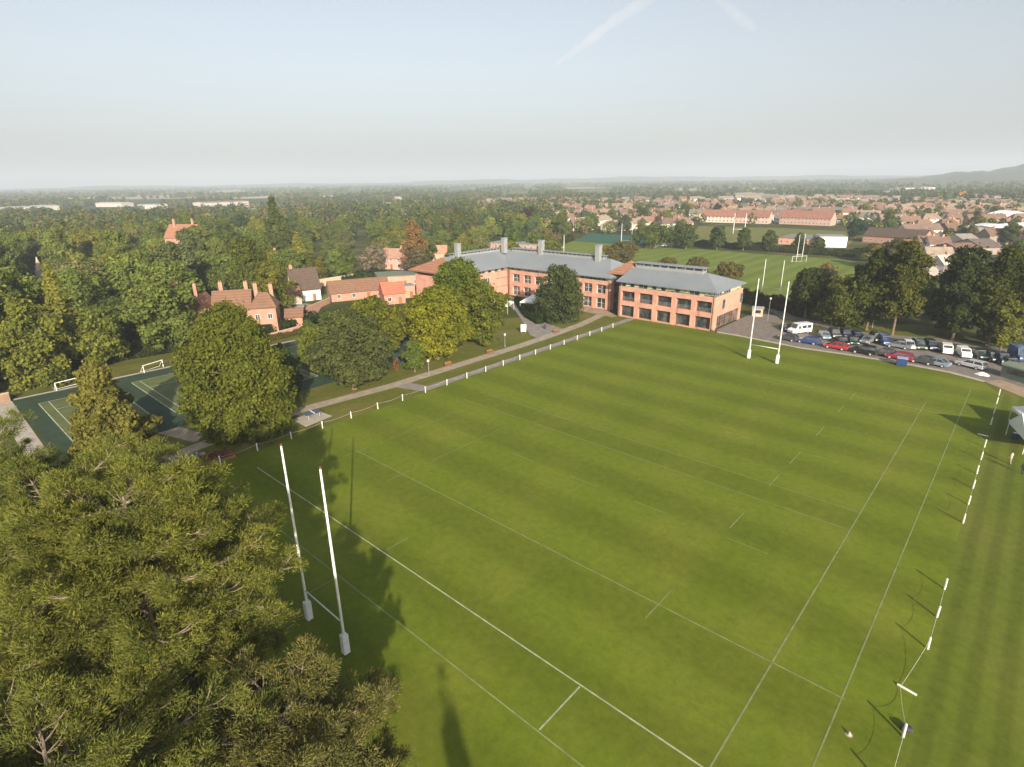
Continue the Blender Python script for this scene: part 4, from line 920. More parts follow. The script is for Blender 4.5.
def block(px0, px1, r0, r1, ang, gap_row, thin):
    """streets of houses: rows at a common angle inside a sector of the suburb"""
    c, s = math.cos(ang), math.sin(ang)
    pc = at((px0+px1)/2, 400); d = Vector((pc.x-CX, pc.y-CY)).normalized(); ox, oy = CX+d.x*(r0+r1)/2, CY+d.y*(r0+r1)/2
    n = int((r1-r0)/gap_row)+14
    for i in range(-n, n):
        u = -900 + rng.uniform(0, 20); v = i*gap_row + (i % 2)*6
        while u < 900:
            k = int(rng.choice(5, p=[.20, .30, .20, .16, .14])); w = HP[k][1]; u += w/2
            x = ox + c*u - s*(v+rng.normal()*1.2); y = oy + s*u + c*(v+rng.normal()*1.2); u += w/2 + rng.uniform(2.5, 6)
            if rng.uniform() < thin: u += rng.uniform(5, 18); continue
            px, py, dp = project(x, y) if (x-CX)*sT+(y-CY)*cT > 20 else (-1, 0, 0)
            r = dist(x, y)
            if not (px0 < px < px1 and r0 < r < r1): continue
            if not free(x, y, SPECIAL): continue
            cand.append((r, x, y, k, ang + (math.pi if i % 2 else 0) + rng.normal()*.03, px))
block(545, 690, 415, 640, R(60), 33, .15); block(690, 880, 495, 760, R(20), 34, .12); block(870, 1040, 330, 470, R(48), 33, .2); block(868, 1040, 490, 760, R(32), 33, .12)
block(480, 700, 660, 1000, R(35), 40, .30); block(700, 1040, 780, 1100, R(50), 42, .34); block(-40, 70, 500, 760, R(30), 40, .3); block(150, 480, 460, 900, R(38), 70, .72)
cand.sort()
for (r, x, y, k, a, px) in cand:
    if any((x-p)**2+(y-q)**2 < 100 for p, q in hplaced[-60:]): continue
    if HN >= 285:
        if r < 1000 or rng.uniform() < .45: far_houses.append((x, y, k, a, r))
        continue
    hplaced.append((x, y)); wi = int(rng.choice(5, p=[.34, .28, .14, .14, .10])); ri = int(rng.choice(5, p=[.34, .24, .14, .14, .14])); j = rng.uniform(.85, 1.15)
    zone = 'among the trees beyond the school' if px < 545 else ('behind the green pitch' if px < 690 else ('beyond the upper field' if px < 870 else 'on the right'))
    o = HP[k][0]
    if k in used0:
        o = copy_tree(o)
        if r > 560:
            for ch in list(o.children):
                for g in list(ch.children):
                    if g.name.startswith('frame'): bpy.data.objects.remove(g)
                if ch.name.startswith(('window', 'door')) and r > 800: bpy.data.objects.remove(ch)
    used0.add(k); HN += 1
    o.location = (x, y, 0); o.rotation_euler = (0, 0, a)
    kindtxt = HP[k][0].name.split('.')[0].replace('_', ' ')
    tag(o, f"{WALLS[wi][1]} {kindtxt} with {ROOFS[ri][1]} {zone}", 'house', f"{WALLS[wi][1]} {kindtxt} with {ROOFS[ri][1]} {zone}")
    for ch in o.children:
        if ch.name.startswith('wall'): ch.color = (*[c*j for c in WALLS[wi][0]], 1)
        if ch.name.startswith('roof'): ch.color = (*[c*j for c in ROOFS[ri][0]], 1)
print('houses', HN, 'far', len(far_houses))
# houses too far to tell apart: one mass
m = MB()
rf = [plain('far_tile_%s' % n, c, .9, .2, .05) for n, c in (('orange', (.18, .118, .09)), ('brown', (.15, .112, .09)), ('pale', (.21, .168, .135)))]; wf = [plain('far_wall_%s' % n, c, .9, .1, .05) for n, c in (('cream', (.5, .45, .38)), ('white', (.62, .6, .55)), ('brick', (.34, .22, .175)))]
for (x, y, k, a, r) in far_houses[:2600]:
    w = HP[k][1]; d, eh, rh = 8, 4.8, 8.2; T = frame_fn(x, y, a); m.cur = 3+int(rng.integers(3)); m.box(-w/2, w/2, -d/2, d/2, 0, eh, T)
    for u in (-w/2, w/2): m.poly([T(u, -d/2, eh), T(u, d/2, eh), T(u, 0, rh)])
    m.cur = int(rng.integers(3)); o_ = .4
    m.poly([T(-w/2-o_, -d/2-o_, eh-.3), T(w/2+o_, -d/2-o_, eh-.3), T(w/2+o_, 0, rh), T(-w/2-o_, 0, rh)]); m.poly([T(w/2+o_, d/2+o_, eh-.3), T(-w/2-o_, d/2+o_, eh-.3), T(-w/2-o_, 0, rh), T(w/2+o_, 0, rh)])
tag(m.build('distant_housing', rf+wf), kind='stuff')
# garden trees of the suburb, as single trees
SH = [(x, y, 7.5) for x, y in hplaced]
def suburb_trees(n, pa, pb, r0, r1, smin, smax, zone):
    c = 0; t = 0
    while c < n and t < n*40:
        t += 1; p = at(rng.uniform(pa, pb), 400); d = Vector((p.x-CX, p.y-CY)).normalized(); r = r0*(r1/r0)**rng.uniform(); x, y = CX+d.x*r, CY+d.y*r
        if not free(x, y, SPECIAL) or any((x-a)**2+(y-b)**2 < 75 for a, b in placed) or any((x-a)**2+(y-b)**2 < e*e for a, b, e in SH): continue
        placed.append((x, y)); k = int(rng.choice(7, p=[.25, .2, .15, .1, .1, .08, .12])); ci = int(rng.choice(8, p=[.24, .24, .14, .16, .10, .05, .04, .03])); c += 1
        put_tree(x, y, k, rng.uniform(smin, smax), ci, f"{PALETTE[ci][1]} {'garden conifer' if k == 5 else 'garden tree'} {zone}", f"{PALETTE[ci][1]} garden {'conifers' if k == 5 else 'trees'} {zone}")
suburb_trees(40, 480, 700, 400, 640, .45, .85, 'among the houses behind the green pitch'); suburb_trees(34, 700, 1040, 400, 760, .4, .8, 'among the houses beyond the upper playing field'); suburb_trees(20, 880, 1040, 160, 400, .4, .75, 'among the houses on the right')
# ------------------------------------------------------------------ far woods, as one mass per belt
def far_trees(name, n, r0, r1, pa, pb, leaves, size, hm, avoid=True, clump=.0, seed=1, lum=1.0):
    g = np.random.default_rng(seed); V = []; Fc = []; Cl = []; cnt = 0
    pal = np.array([G_DARK, G_MID, G_OLIVE, G_GREY, G_BLUE, G_BROWN, G_DARK, G_BLUE]); t = 0; k0 = 0
    while cnt < n and t < n*12:
        t += 1; px = g.uniform(pa, pb); p = at(px, 420); d = Vector((p.x-CX, p.y-CY)).normalized(); r = r0*(r1/r0)**(g.uniform()) if r1/r0 > 2.6 else math.sqrt(g.uniform(r0*r0, r1*r1)); x, y = CX+d.x*r, CY+d.y*r
        if clump:
            f = math.sin(x*.0061+1.3*math.sin(y*.0043))*math.cos(y*.0087+1.7*math.sin(x*.0035))+.5*math.sin(x*.021+y*.017)
            if f < clump-1+g.uniform()*.5: continue
        if avoid and (not free(x, y, SPECIAL) or any((x-a)**2+(y-b)**2 < 64 for a, b in (hplaced if r < 900 else ()))): continue
        h = hm*g.uniform(.6, 1.25); w = h*g.uniform(.33, .5); m = leaves
        dd = g.normal(size=(m, 3)); dd /= np.linalg.norm(dd, axis=1, keepdims=True); rr = g.uniform(.75, 1.05, (m, 1))
        P = dd*rr*np.array([w, w, h*.5]) + np.array([x, y, h*.52]); P[:, 2] = np.maximum(P[:, 2], .6)
        V.append(P); Fc.append(dd); c = pal[g.integers(8)]*g.uniform(.8, 1.25)*lum; Cl.append(np.repeat(c[None], m*4, 0)); cnt += 1
    P = np.vstack(V); D = np.vstack(Fc); vv, ff = cards(P, D+np.array([[0, 0, .3]]), size)
    o = link(name, np_mesh(name, vv, ff, MT['leafstuff'], None, np.vstack(Cl)*1.45)); tag(o, kind='stuff'); return o
far_trees('distant_woodland', 1000, 390, 800, -80, 560, 160, 1.8, 12.5, seed=3)
far_trees('distant_woodland', 1700, 400, 900, 500, 1060, 100, 1.6, 7.5, seed=4)
far_trees('distant_woodland', 4200, 780, 1700, -80, 1100, 60, 2.6, 10, clump=1.12, seed=5)
far_trees('distant_woodland', 5200, 1600, 3600, -80, 1100, 20, 6.0, 12, avoid=False, clump=1.12, seed=6)
far_trees('distant_woodland', 8000, 3400, 9000, -100, 1120, 10, 13.0, 13, avoid=False, clump=1.1, seed=8)
# field hedges near the playing fields
def hedge(label, pts, w, h, n, col, leaf=.6):
    P = [Vector((p[0], p[1], 0)) for p in pts]; t = thing('field_hedge', label, 'hedge', P[0]); V = []; Nn = []
    for i in range(n):
        k = int(rng.integers(len(P)-1)); f = rng.uniform(); c = P[k].lerp(P[k+1], f) - P[0]; hh = h*(1+.18*math.sin((k+f)*9)+.1*math.sin((k+f)*31)); a = rng.uniform(0, math.pi); d = (P[k+1]-P[k]).normalized(); s = Vector((-d.y, d.x, 0))
        q = c + s*w*.5*math.cos(a)*rng.uniform(.8, 1.05); V.append((q.x, q.y, hh*math.sin(a)**.6*rng.uniform(.8, 1.05))); Nn.append(tuple(s*math.cos(a)+Vector((0, 0, math.sin(a)))))
    vv, ff = cards(np.array(V), np.array(Nn), leaf)
    m = MB()
    for k in range(len(P)-1):
        d = (P[k+1]-P[k]); ang = math.atan2(d.y, d.x); T = frame_fn(P[k].x-P[0].x, P[k].y-P[0].y, ang); m.box(0, d.length, -w*.36, w*.36, 0, h*.75, T)
    a = len(vv); mv = np.array(m.v); mf = np.array(m.f)+a
    o = link('foliage', np_mesh('foliage', np.vstack([vv, mv]), np.vstack([ff, mf]), MT['leaf']), t); o.color = (*col, 1)
hedge('long dark hedge between the two playing fields', [at(668, 244), at(720, 247.5), at(780, 252), at(868, 258)], 4, 3.2, 9000, (.040, .052, .018), 1.0)
hedge('russet brown hedge between the lane and the near playing field', [at(741, 301), at(758, 305), at(790, 312), at(806, 316)], 3, 3.4, 3500, (.085, .055, .022), .55)
hedge('dark hedge strip along the back of the playing field beside the green pitch', [at(548, 249), at(572, 240)], 4, 3, 2500, (.055, .06, .02), .9)
hedge('clipped dark hedge beside the gazebo at the courtyard drive', [at(517, 302), at(528, 317), at(540, 324)], 2.2, 1.7, 3500, (.035, .055, .016), .35)
hedge('long dark green hedge along the garden wall behind the barn', [at(340, 283), at(362, 280), at(385, 276)], 3, 3, 3500, (.036, .055, .018), .5)
hedge('dark hedge behind the tennis courts under the wood', [(-107, -25), (-103, 2), (-99.5, 24), (-99, 58)], 4, 3, 7000, (.038, .05, .018), .55)
hedge('low hedge at the foot of the brick house forecourt', [at(270, 341), at(308, 331)], 2, 1.2, 2500, (.10, .085, .025), .35)
# ------------------------------------------------------------------ hills on the horizon
def ridge(name, pa, pb, rr, hfun, mat, na=90, nr=14):
    V = []; F = []
    for i in range(na+1):
        px = pa+(pb-pa)*i/na; p = at(px, 420); d = Vector((p.x-CX, p.y-CY)).normalized()
        for j in range(nr+1):
            f = j/nr; r = rr[0]+(rr[1]-rr[0])*f; h = hfun(px)*math.sin(math.pi*min(1, f*1.0))**1.3
            h *= 1+.10*math.sin(px*.11+f*7)+.06*math.sin(px*.31+f*13); V.append((CX+d.x*r, CY+d.y*r, h-.5))
    for i in range(na):
        for j in range(nr): a = i*(nr+1)+j; F.append((a, a+nr+1, a+nr+2, a+1))
    o = link(name, np_mesh(name, V, F, mat, smooth=True)); o.data.update(); tag(o, kind='structure')
    if o.data.polygons[5].normal.z < 0: o.data.flip_normals()
    return o
def hill_mat():
    m, nt, b = new_mat('wooded_hill'); r = ramp(nt, [(.35, (.035, .055, .02)), (.55, (.06, .075, .025)), (.7, (.14, .13, .06))])
    nt.links.new(noise(nt, pos(nt), .004, 8, .65), r.inputs['Fac']); nt.links.new(r.outputs['Color'], b.inputs['Base Color']); b.inputs['Roughness'].default_value = 1; return m
HM = hill_mat()
def hill_h(px):
    return 33*max(0, min(1, (px-800)/80)) + max(0, px-880)*.42
ridge('hill', 790, 1300, (2500, 4300), lambda p: hill_h(p)+.1, HM)
ridge('low_hills', -200, 1200, (5600, 8600), lambda p: 14+30*(lambda t: 3*t*t-2*t*t*t)(min(1, max(0, (p+60)/560)))+8*math.sin(p*.013)+6*math.sin(p*.041+1), HM, 140)
# vapour trails high above the haze
def trail(pts, rad, dens):
    m = MB(); P = []; rr = []
    n = 26
    for i in range(n+1):
        f = i/n*(len(pts)-1); k = min(int(f), len(pts)-2); a, b = pts[k], pts[k+1]; px = a[0]+(b[0]-a[0])*(f-k); py = a[1]+(b[1]-a[1])*(f-k)
        d = ray(px, py); t = 3800/d[2]; P.append((CX+d[0]*t, CY+d[1]*t, CH+3800)); rr.append(rad*(.35+.65*math.sin(math.pi*(.08+.84*i/n)))*rng.uniform(.75, 1.2))
    m.tube(P, rr, 14); mt = bpy.data.materials.new('vapour'); mt.use_nodes = True; nt = mt.node_tree; nt.nodes.remove(nt.nodes['Principled BSDF'])
    v = nt.nodes.new('ShaderNodeVolumeScatter'); v.inputs['Density'].default_value = dens; v.inputs['Color'].default_value = (1, .98, .97, 1); nt.links.new(v.outputs[0], nt.nodes['Material Output'].inputs['Volume'])
    o = m.build('vapour_trail', mt); tag(o, kind='stuff')
trail([(556, 64), (585, 44), (612, 22), (640, 4), (690, -18)], 140, .00032); trail([(712, -8), (735, 14), (756, 30)], 140, .00015)
# ------------------------------------------------------------------ cars
def car_parts(kind):
    """side outlines (x along the car, z up), metres"""
    if kind == 'hatchback': L, Wd, body, cab = 4.0, 1.72, [(-1.98, .30), (1.95, .30), (2.0, .62), (1.85, .80), (.95, .95), (-1.92, 1.0), (-2.0, .7)], [(1.0, .93), (.35, 1.44), (-1.35, 1.47), (-1.9, .99)]
    elif kind == 'estate': L, Wd, body, cab = 4.7, 1.80, [(-2.3, .30), (2.3, .30), (2.36, .60), (2.2, .78), (1.1, .93), (-2.28, .98), (-2.36, .65)], [(1.15, .92), (.35, 1.42), (-1.9, 1.45), (-2.3, .97)]
    elif kind == 'saloon': L, Wd, body, cab = 4.6, 1.78, [(-2.25, .30), (2.25, .30), (2.3, .58), (2.15, .76), (1.1, .90), (-1.45, .95), (-2.25, .93), (-2.32, .62)], [(1.1, .90), (.35, 1.38), (-.95, 1.40), (-1.75, .94)]
    else: L, Wd, body, cab = 4.6, 1.86, [(-2.25, .36), (2.25, .36), (2.3, .75), (2.2, .98), (1.2, 1.10), (-2.25, 1.14), (-2.3, .7)], [(1.2, 1.08), (.55, 1.68), (-1.9, 1.72), (-2.25, 1.12)]
    return L, Wd, body, cab
def wheels(t, xs, hw, r=.32):
    for x in xs:
        for s in (-1, 1):
            w = MB().tube([(x, s*(hw-.2), r), (x, s*(hw+.01), r)], r, 16).build('wheel', MT['tyre'], t)
            MB().tube([(x, s*(hw+.012), r), (x, s*(hw+.03), r)], r*.6, 10).build('rim', MT['rim'], w)
def make_car(kind):
    L, Wd, body, cab = car_parts(kind); hw = Wd/2; t = thing('parked_car', kind, 'car'); 
    b = MB().prism(body, -hw, hw).build('body', MT['paint'], t, bevel=.09, smooth=False)
    def Tp(x, y, z): k = (z-.9)/.6; return (x, y*(1-.17*k), z)
    MB().prism(cab, -hw+.06, hw-.06, Tp).build('cabin_glass', MT['glass'], t, bevel=.04)
    zt = max(z for _, z in cab); xf = cab[1][0]; xb = cab[2][0]
    MB().box(xb+.02, xf-.02, -hw*.80, hw*.80, zt-.05, zt+.035).build('roof_panel', MT['paint'], t, bevel=.03)
    m = MB()
    for s in (-1, 1):
        for (p, q) in ((cab[0], cab[1]), (cab[2], cab[3])): m.tube([Tp(p[0], s*(hw-.06), p[1]+.01), Tp(q[0], s*(hw-.06), q[1]+.01)], .045, 5)
        xm = (xf+xb)/2; m.tube([Tp(xm+.1, s*(hw-.05), .95), Tp(xm, s*(hw-.05), zt)], .04, 5)
    m.build('pillar', MT['paint'], t)
    wheels(t, (-L*.29, L*.31), hw)
    for s in (-1, 1):
        MB().box(L/2-.16, L/2+.0, s*hw*.72-.2, s*hw*.72+.2, .58, .74).build('headlight', MT['lampglass'], t, bevel=.02)
        MB().box(-L/2-.01, -L/2+.12, s*hw*.8-.14, s*hw*.8+.14, .68, .88).build('tail_light', MT['rust'], t, bevel=.02)
    return t
def set_paint(t, col):
    for ch in t.children:
        if ch.data and ch.data.materials and ch.data.materials[0] == MT['paint']: ch.color = (*col, 1)
CARS = {k: make_car(k) for k in ('hatchback', 'estate', 'saloon', 'suv')}; first = set(CARS)
def car(kind, px, rz, col, label):
    o = CARS[kind] if kind in first else copy_tree(CARS[kind]); first.discard(kind)
    p = at(*px); o.location = (p.x, p.y, .045); o.rotation_euler = (0, 0, R(rz)); o.scale = (1.04, 1.04, 1.07); o['label'] = label; o['group'] = 'cars parked behind the far touchline'; set_paint(o, col)
SIL = (.55, .56, .58); BLK = (.012, .013, .016); BLU = (.025, .06, .22); DBL = (.012, .022, .065); REDC = (.38, .022, .03); CRI = (.30, .012, .045); GRY = (.16, .175, .19); DGR = (.05, .055, .06); DGN = (.015, .04, .03); WHC = (.78, .78, .77); GLB = (.20, .26, .33)
front = [(788, 340.5, 172, DGR, 'hatchback', 'dark grey car at the left end of the touchline row, by the goalpost'), (808, 343.5, 176, BLU, 'estate', 'mid blue car in the front row below the white minibus'),
         (836, 349, 175, REDC, 'saloon', 'bright red car in the front row, left of the big black car'), (864, 354, 174, BLK, 'suv', 'big black car between the two red cars'), (899, 359.5, 175, CRI, 'estate', 'crimson red car in the front row, just left of the blue crate'),
         (884, 356, 176, DGR, 'hatchback', 'dark car tucked between the big black car and the crimson car'), (922, 363.5, 172, DGR, 'hatchback', 'dark grey small car right of the crimson car'), (935, 365.5, 168, GLB, 'saloon', 'blue grey saloon next to the silver estate'), (970, 367.5, 158, (.50, .52, .55), 'estate', 'silver estate car at the right end of the front row')]
for x, y, a, c, k, l in front: car(k, (x, y), a, c, l)
back = [(824, 338.5, -60, GLB, 'hatchback', 'silver car at the left end of the back row'), (834, 337, -62, DGR, 'suv', 'charcoal car second from the left in the back row'), (845, 337.5, -62, DBL, 'suv', 'dark blue car in the back row above the bright red car'), (857, 339, -62, DBL, 'estate', 'navy estate car in the shade above the big black car'),
        (867, 343, -100, GRY, 'hatchback', 'small silver grey car nose out in the middle of the shaded row'), (876, 341, -62, DGN, 'suv', 'dark green car under the olive trees'), (884, 344, -62, BLU, 'suv', 'blue people carrier in the shade under the tallest olive tree'), (898, 348, 178, GRY, 'saloon', 'grey saloon standing crosswise above the crimson car'),
        (908, 348, -66, SIL, 'hatchback', 'light silver car in the back row left of the green people carrier'), (918, 348.5, -66, DGN, 'suv', 'dark green people carrier in the back row'), (930, 349, -64, DBL, 'suv', 'navy people carrier left of the two white vehicles'), (979, 358, -60, DGN, 'hatchback', 'dark green car right of the white vehicles'),
        (992, 360.5, -64, DGR, 'hatchback', 'dark grey car left of the navy car on the right'), (1001, 362.5, -66, DBL, 'suv', 'navy car on the right near the picture edge'), (1010, 366, -66, BLK, 'saloon', 'black saloon almost at the right picture edge'), (786, 330, -58, BLK, 'saloon', 'black saloon in the shade left of the white minibus'), (852, 344, -64, DGN, 'hatchback', 'very dark green car behind the bright red car'), (842, 344, -64, BLK, 'saloon', 'black saloon directly behind the bright red car')]
for x, y, a, c, k, l in back: car(k, (x, y), a, c, l)
def van(label, cat, px, rz, col, L=5.0, Wd=1.95, Hh=2.2, win=False, name='parked_van'):
    t = thing(name, label, cat, at(*px)+Vector((0, 0, .045)), R(rz)); hw = Wd/2; x = L/2
    b = MB().prism([(-x, .35), (x-.02, .35), (x, .85), (x-.25, 1.12), (x-.85, 1.25), (x-1.5, Hh-.04), (x-1.8, Hh), (-x+.06, Hh), (-x, Hh-.2)], -hw, hw).build('body', MT['paint'], t, bevel=.07); b.color = (*col, 1)
    s_ = Vector((x-1.5-(x-.85), 0, Hh-.04-1.25)).normalized(); nx, nz = s_.z, -s_.x
    m = MB().poly([(x-.85+nx*.02+s_.x*.1, -hw*.86, 1.25+s_.z*.1+nz*.02), (x-.85+nx*.02+s_.x*.1, hw*.86, 1.25+s_.z*.1+nz*.02), (x-1.5+nx*.02-s_.x*.1, hw*.82, Hh-.04-s_.z*.1+nz*.02), (x-1.5+nx*.02-s_.x*.1, -hw*.82, Hh-.04-s_.z*.1+nz*.02)]); m.build('windscreen', MT['glass'], t)
    for s in (-1, 1):
        MB().box(x-2.25, x-1.45, s*(hw-.01), s*(hw+.015), 1.25, Hh-.45).build('side_window', MT['glass'], t)
        MB().box(x-.12, x+.02, s*hw*.75-.18, s*hw*.75+.18, .72, .95).build('headlight', MT['lampglass'], t)
        if win:
            for k in range(2): MB().box(-x+.35+k*1.35, -x+1.55+k*1.35, s*(hw-.01), s*(hw+.015), 1.3, Hh-.35).build('side_window', MT['glass'], t)
    wheels(t, (-L*.29, L*.32), hw, .34)
van('white minibus with dark windows parked on its own by the grass island', 'minibus', (799, 333), -122, (.84, .83, .80), 5.4, 2.0, 2.4, True, 'parked_minibus')
van('white van with an open looking dark windscreen, right of the navy people carrier', 'van', (946, 353), -78, WHC, 4.1, 1.75, 1.8)
van('plain white van beside the silver estate, right of the other white van', 'van', (963, 356.5), -70, WHC, 4.2, 1.75, 1.8)
van('blue van at the right picture edge behind the parked cars', 'van', (1018, 359), -66, (.05, .10, .24), 5.4, 2.0, 2.5)
# green covered trailer / kiosk at the right edge
def kiosk(label, px, rz, w, d, h, wallm, roofm, cat='kiosk', name='ticket_kiosk'):
    p = at(*px); t = thing(name, label, cat, p, R(rz)); MB().box(-w/2, w/2, -d/2, d/2, .05, h).build('wall', MT[wallm], t)
    MB().prism([(-d/2-.2, h+.003), (d/2+.2, h+.003), (d/2, h+.2), (0, h+.55), (-d/2, h+.2)], -w/2-.2, w/2+.2, lambda a, y, z: (y, a, z)).build('roof', MT[roofm], t)
    MB().box(-w*.3, w*.3, -d/2-.03, -d/2-.002, h*.45, h*.85).build('window', MT['glass'], t)
kiosk('grey green cabin standing on the tan track at the right picture edge', (1020, 380), -32, 5, 3, 2.3, 'green_roof', 'green_roof', 'cabin', 'site_cabin')
kiosk('small pale kiosk between the school corner and the lane', (757, 316), 20, 2.6, 2, 2.1, 'stone', 'lead')
# blue crate by the touchline
t = thing('storage_crate', 'blue storage crate on the grass in front of the crimson car', 'crate', at(901, 365.5), R(10))
MB().box(-.85, .85, -.7, .7, .1, 1.5).build('body', MT['blue'], t, bevel=.04); MB().box(-.9, .9, -.75, .75, 1.503, 1.62).build('lid', plain('pale_blue_lid', (.25, .32, .5)), t, bevel=.02)
m = MB()
for sx in (-.6, .6):
    for sy in (-.5, .5): m.box(sx-.1, sx+.1, sy-.1, sy+.1, 0, .097)
m.build('skid', MT['dark'], t)
t = thing('sheet_pile', 'white folded sheeting lying on the ground below the silver estate', 'sheeting', at(982, 375), R(-20))
m = MB(); P0 = [(-1.2, -.5, 0), (-.2, -.8, 0), (1.2, -.4, 0), (1.1, .6, 0), (0, .7, 0), (-1.1, .5, 0)]; top = [(-.6, -.15, .35), (.1, -.2, .5), (.7, 0, .3), (.5, .3, .4), (-.1, .25, .55), (-.6, .2, .3)]
for i in range(6): m.poly([P0[i], P0[(i+1) % 6], top[(i+1) % 6], top[i]])
m.poly(top); m.build('folded_sheet', MT['canvas'], t)
# ------------------------------------------------------------------ tents
def gazebo(label, loc, rz, w, eave, peak, legs=True, name='gazebo_tent', val=.3):
    t = thing(name, label, 'tent', loc, R(rz)); h = w/2; m = MB(); n = 5
    def prof(f): return eave + (peak-eave)*((1-f)**1.35)
    cs = [(-h, -h), (h, -h), (h, h), (-h, h)]
    for k in range(4):
        a, b = cs[k], cs[(k+1) % 4]
        for j in range(n):
            f0, f1 = 1-j/n, 1-(j+1)/n
            q = [(a[0]*f0, a[1]*f0, prof(f0)), (b[0]*f0, b[1]*f0, prof(f0)), (b[0]*f1, b[1]*f1, prof(f1)), (a[0]*f1, a[1]*f1, prof(f1))]
            m.poly(q if f1 > .01 else q[:2]+[(0, 0, peak)])
        m.poly([(a[0], a[1], eave-val), (b[0], b[1], eave-val), (b[0], b[1], eave), (a[0], a[1], eave)])
    o = m.build('canopy', MT['canvas'], t); md = o.modifiers.new('s', 'SOLIDIFY'); md.thickness = .02
    for x, y in cs: MB().tube([(x*.98, y*.98, 0), (x*.98, y*.98, eave-.02)], .04, 6).build('leg', MT['white'], t)
    return t
t = thing('marquee_tent', 'large white ridged marquee at the right picture edge', 'tent', (41.4, 84.4, 0), R(-72)); Wt, Lt, ez, rz_ = 6.6, 9.5, 2.2, 4.5
m = MB(); m.poly([(-.1, 0, ez), (-.1, Lt, ez), (Wt/2, Lt, rz_), (Wt/2, 0, rz_)]); m.poly([(Wt+.1, Lt, ez), (Wt+.1, 0, ez), (Wt/2, 0, rz_), (Wt/2, Lt, rz_)])
o = m.build('canopy', MT['canvas'], t); md = o.modifiers.new('s', 'SOLIDIFY'); md.thickness = .03
for y in (.02, Lt-.02): MB().prism([(0, ez-.35), (Wt, ez-.35), (Wt, ez-.03), (Wt/2, rz_-.05), (0, ez-.03)], y-.015, y+.015).build('gable_end', MT['canvas'], t)
for x in (-.08, Wt+.08): MB().box(x-.012, x+.012, .04, Lt-.04, ez-.4, ez-.03).build('valance', MT['canvas'], t)
for y in (.1, Lt/2, Lt-.1):
    for x in (0, Wt): MB().tube([(x, y, 0), (x, y, ez-.05)], .05, 8).build('leg', MT['white'], t)
gazebo('white peaked gazebo behind the ridged marquee, mostly outside the right picture edge', (44.6, 89.6, 0), 20, 5, 2.3, 4.2, val=.4)
p = at(506, 312); gazebo('white gazebo on the lawn left of the courtyard drive', (p.x-1.5, p.y-.5, 0), 25, 6, 2.4, 4.2)
p = at(533, 309); gazebo('white gazebo half hidden by the dense dark oval tree', (p.x-.5, p.y+.5, 0), 25, 6, 2.4, 4.2)
# blue drum beside the marquee
t = thing('water_drum', 'blue drum standing beside the large white marquee', 'drum', at(1014, 439)); MB().tube([(0, 0, 0), (0, 0, .1), (0, 0, .85), (0, 0, .9)], [.3, .33, .33, .29], 14).build('body', MT['blue'], t); MB().tube([(0, 0, .902), (0, 0, .95)], .31, 14).build('lid', MT['white'], t)
t = thing('water_drum', 'second drum behind the blue one, under the marquee edge', 'drum', at(1020, 436)); MB().tube([(0, 0, 0), (0, 0, .1), (0, 0, .85), (0, 0, .9)], [.3, .33, .33, .29], 14).build('body', MT['blue'], t); MB().tube([(0, 0, .902), (0, 0, .95)], .31, 14).build('lid', MT['blue'], t)
# notice board, benches, lamps, bins
p = at(523.5, 333); t = thing('notice_board', 'white free standing board on the lawn beside the courtyard drive', 'board', p, R(52)); MB().box(-.65, .65, -.04, .04, .35, 2.15).build('panel', MT['white'], t)
for s in (-.5, .5): MB().box(s-.04, s+.04, .045, .1, 0, 2.1).build('leg', MT['lead'], t)
def bench(label, px, rz):
    t = thing('park_bench', label, 'bench', at(*px), R(rz)); m = MB()
    for k in range(4): m.box(-.8, .8, -.25+k*.14, -.14+k*.14, .42, .46)
    m.build('seat', MT['timber'], t); m = MB()
    for k in range(3): m.box(-.8, .8, .30+k*.03, .33+k*.03, .55+k*.14, .66+k*.14)
    m.build('backrest', MT['timber'], t)
    for x in (-.7, .7):
        MB().box(x-.04, x+.04, -.22, -.15, 0, .417).build('leg', MT['timber'], t); MB().box(x-.04, x+.04, .22, .29, 0, .95).build('leg', MT['timber'], t)
        MB().box(x-.05, x+.05, -.25, .28, .62, .67).build('armrest', MT['timber'], t)
for px, l in (((449, 366.5), 'red brown bench on the grass strip, nearest to the path junction'), ((490.5, 354), 'red brown bench in the middle of the grass strip between the two paths'), ((557, 333), 'red brown bench on the grass strip below the dense dark oval tree')): bench(l, px, 92)
def lamp(label, px, h=4.2):
    t = thing('street_lamp', label, 'lamp post', at(*px)); MB().tube([(0, 0, 0), (0, 0, .5), (0, 0, .55), (0, 0, h)], [.1, .1, .055, .045], 8).build('post', MT['lead'], t)
    MB().tube([(0, 0, h), (0, 0, h+.08), (0, 0, h+.42), (0, 0, h+.5)], [.08, .2, .26, .08], 8).build('lantern', MT['lampglass'], t)
lamp('tall lamp post beside the lane left of the white minibus', (767.5, 321), 5.6); lamp('short lamp post between the two paths near the first bench', (429, 375), 2.6); lamp('short lamp post beside the gravel path near the notice board', (505, 347), 2.6); lamp('lamp post among the shaded cars under the olive trees', (872, 328), 5)
def bin_(label, px):
    t = thing('litter_bin', label, 'bin', at(*px)); MB().tube([(0, 0, .02), (0, 0, .95), (0, 0, 1.0)], [.26, .32, .33], 12).build('body', MT['dark'], t); MB().tube([(0, 0, 1.003), (0, 0, 1.12)], [.34, .12], 12).build('lid', MT['dark'], t)
bin_('dark bin on the gravel path below the dense dark oval tree', (545, 329)); bin_('dark bin at the foot of the school corner', (716, 333))
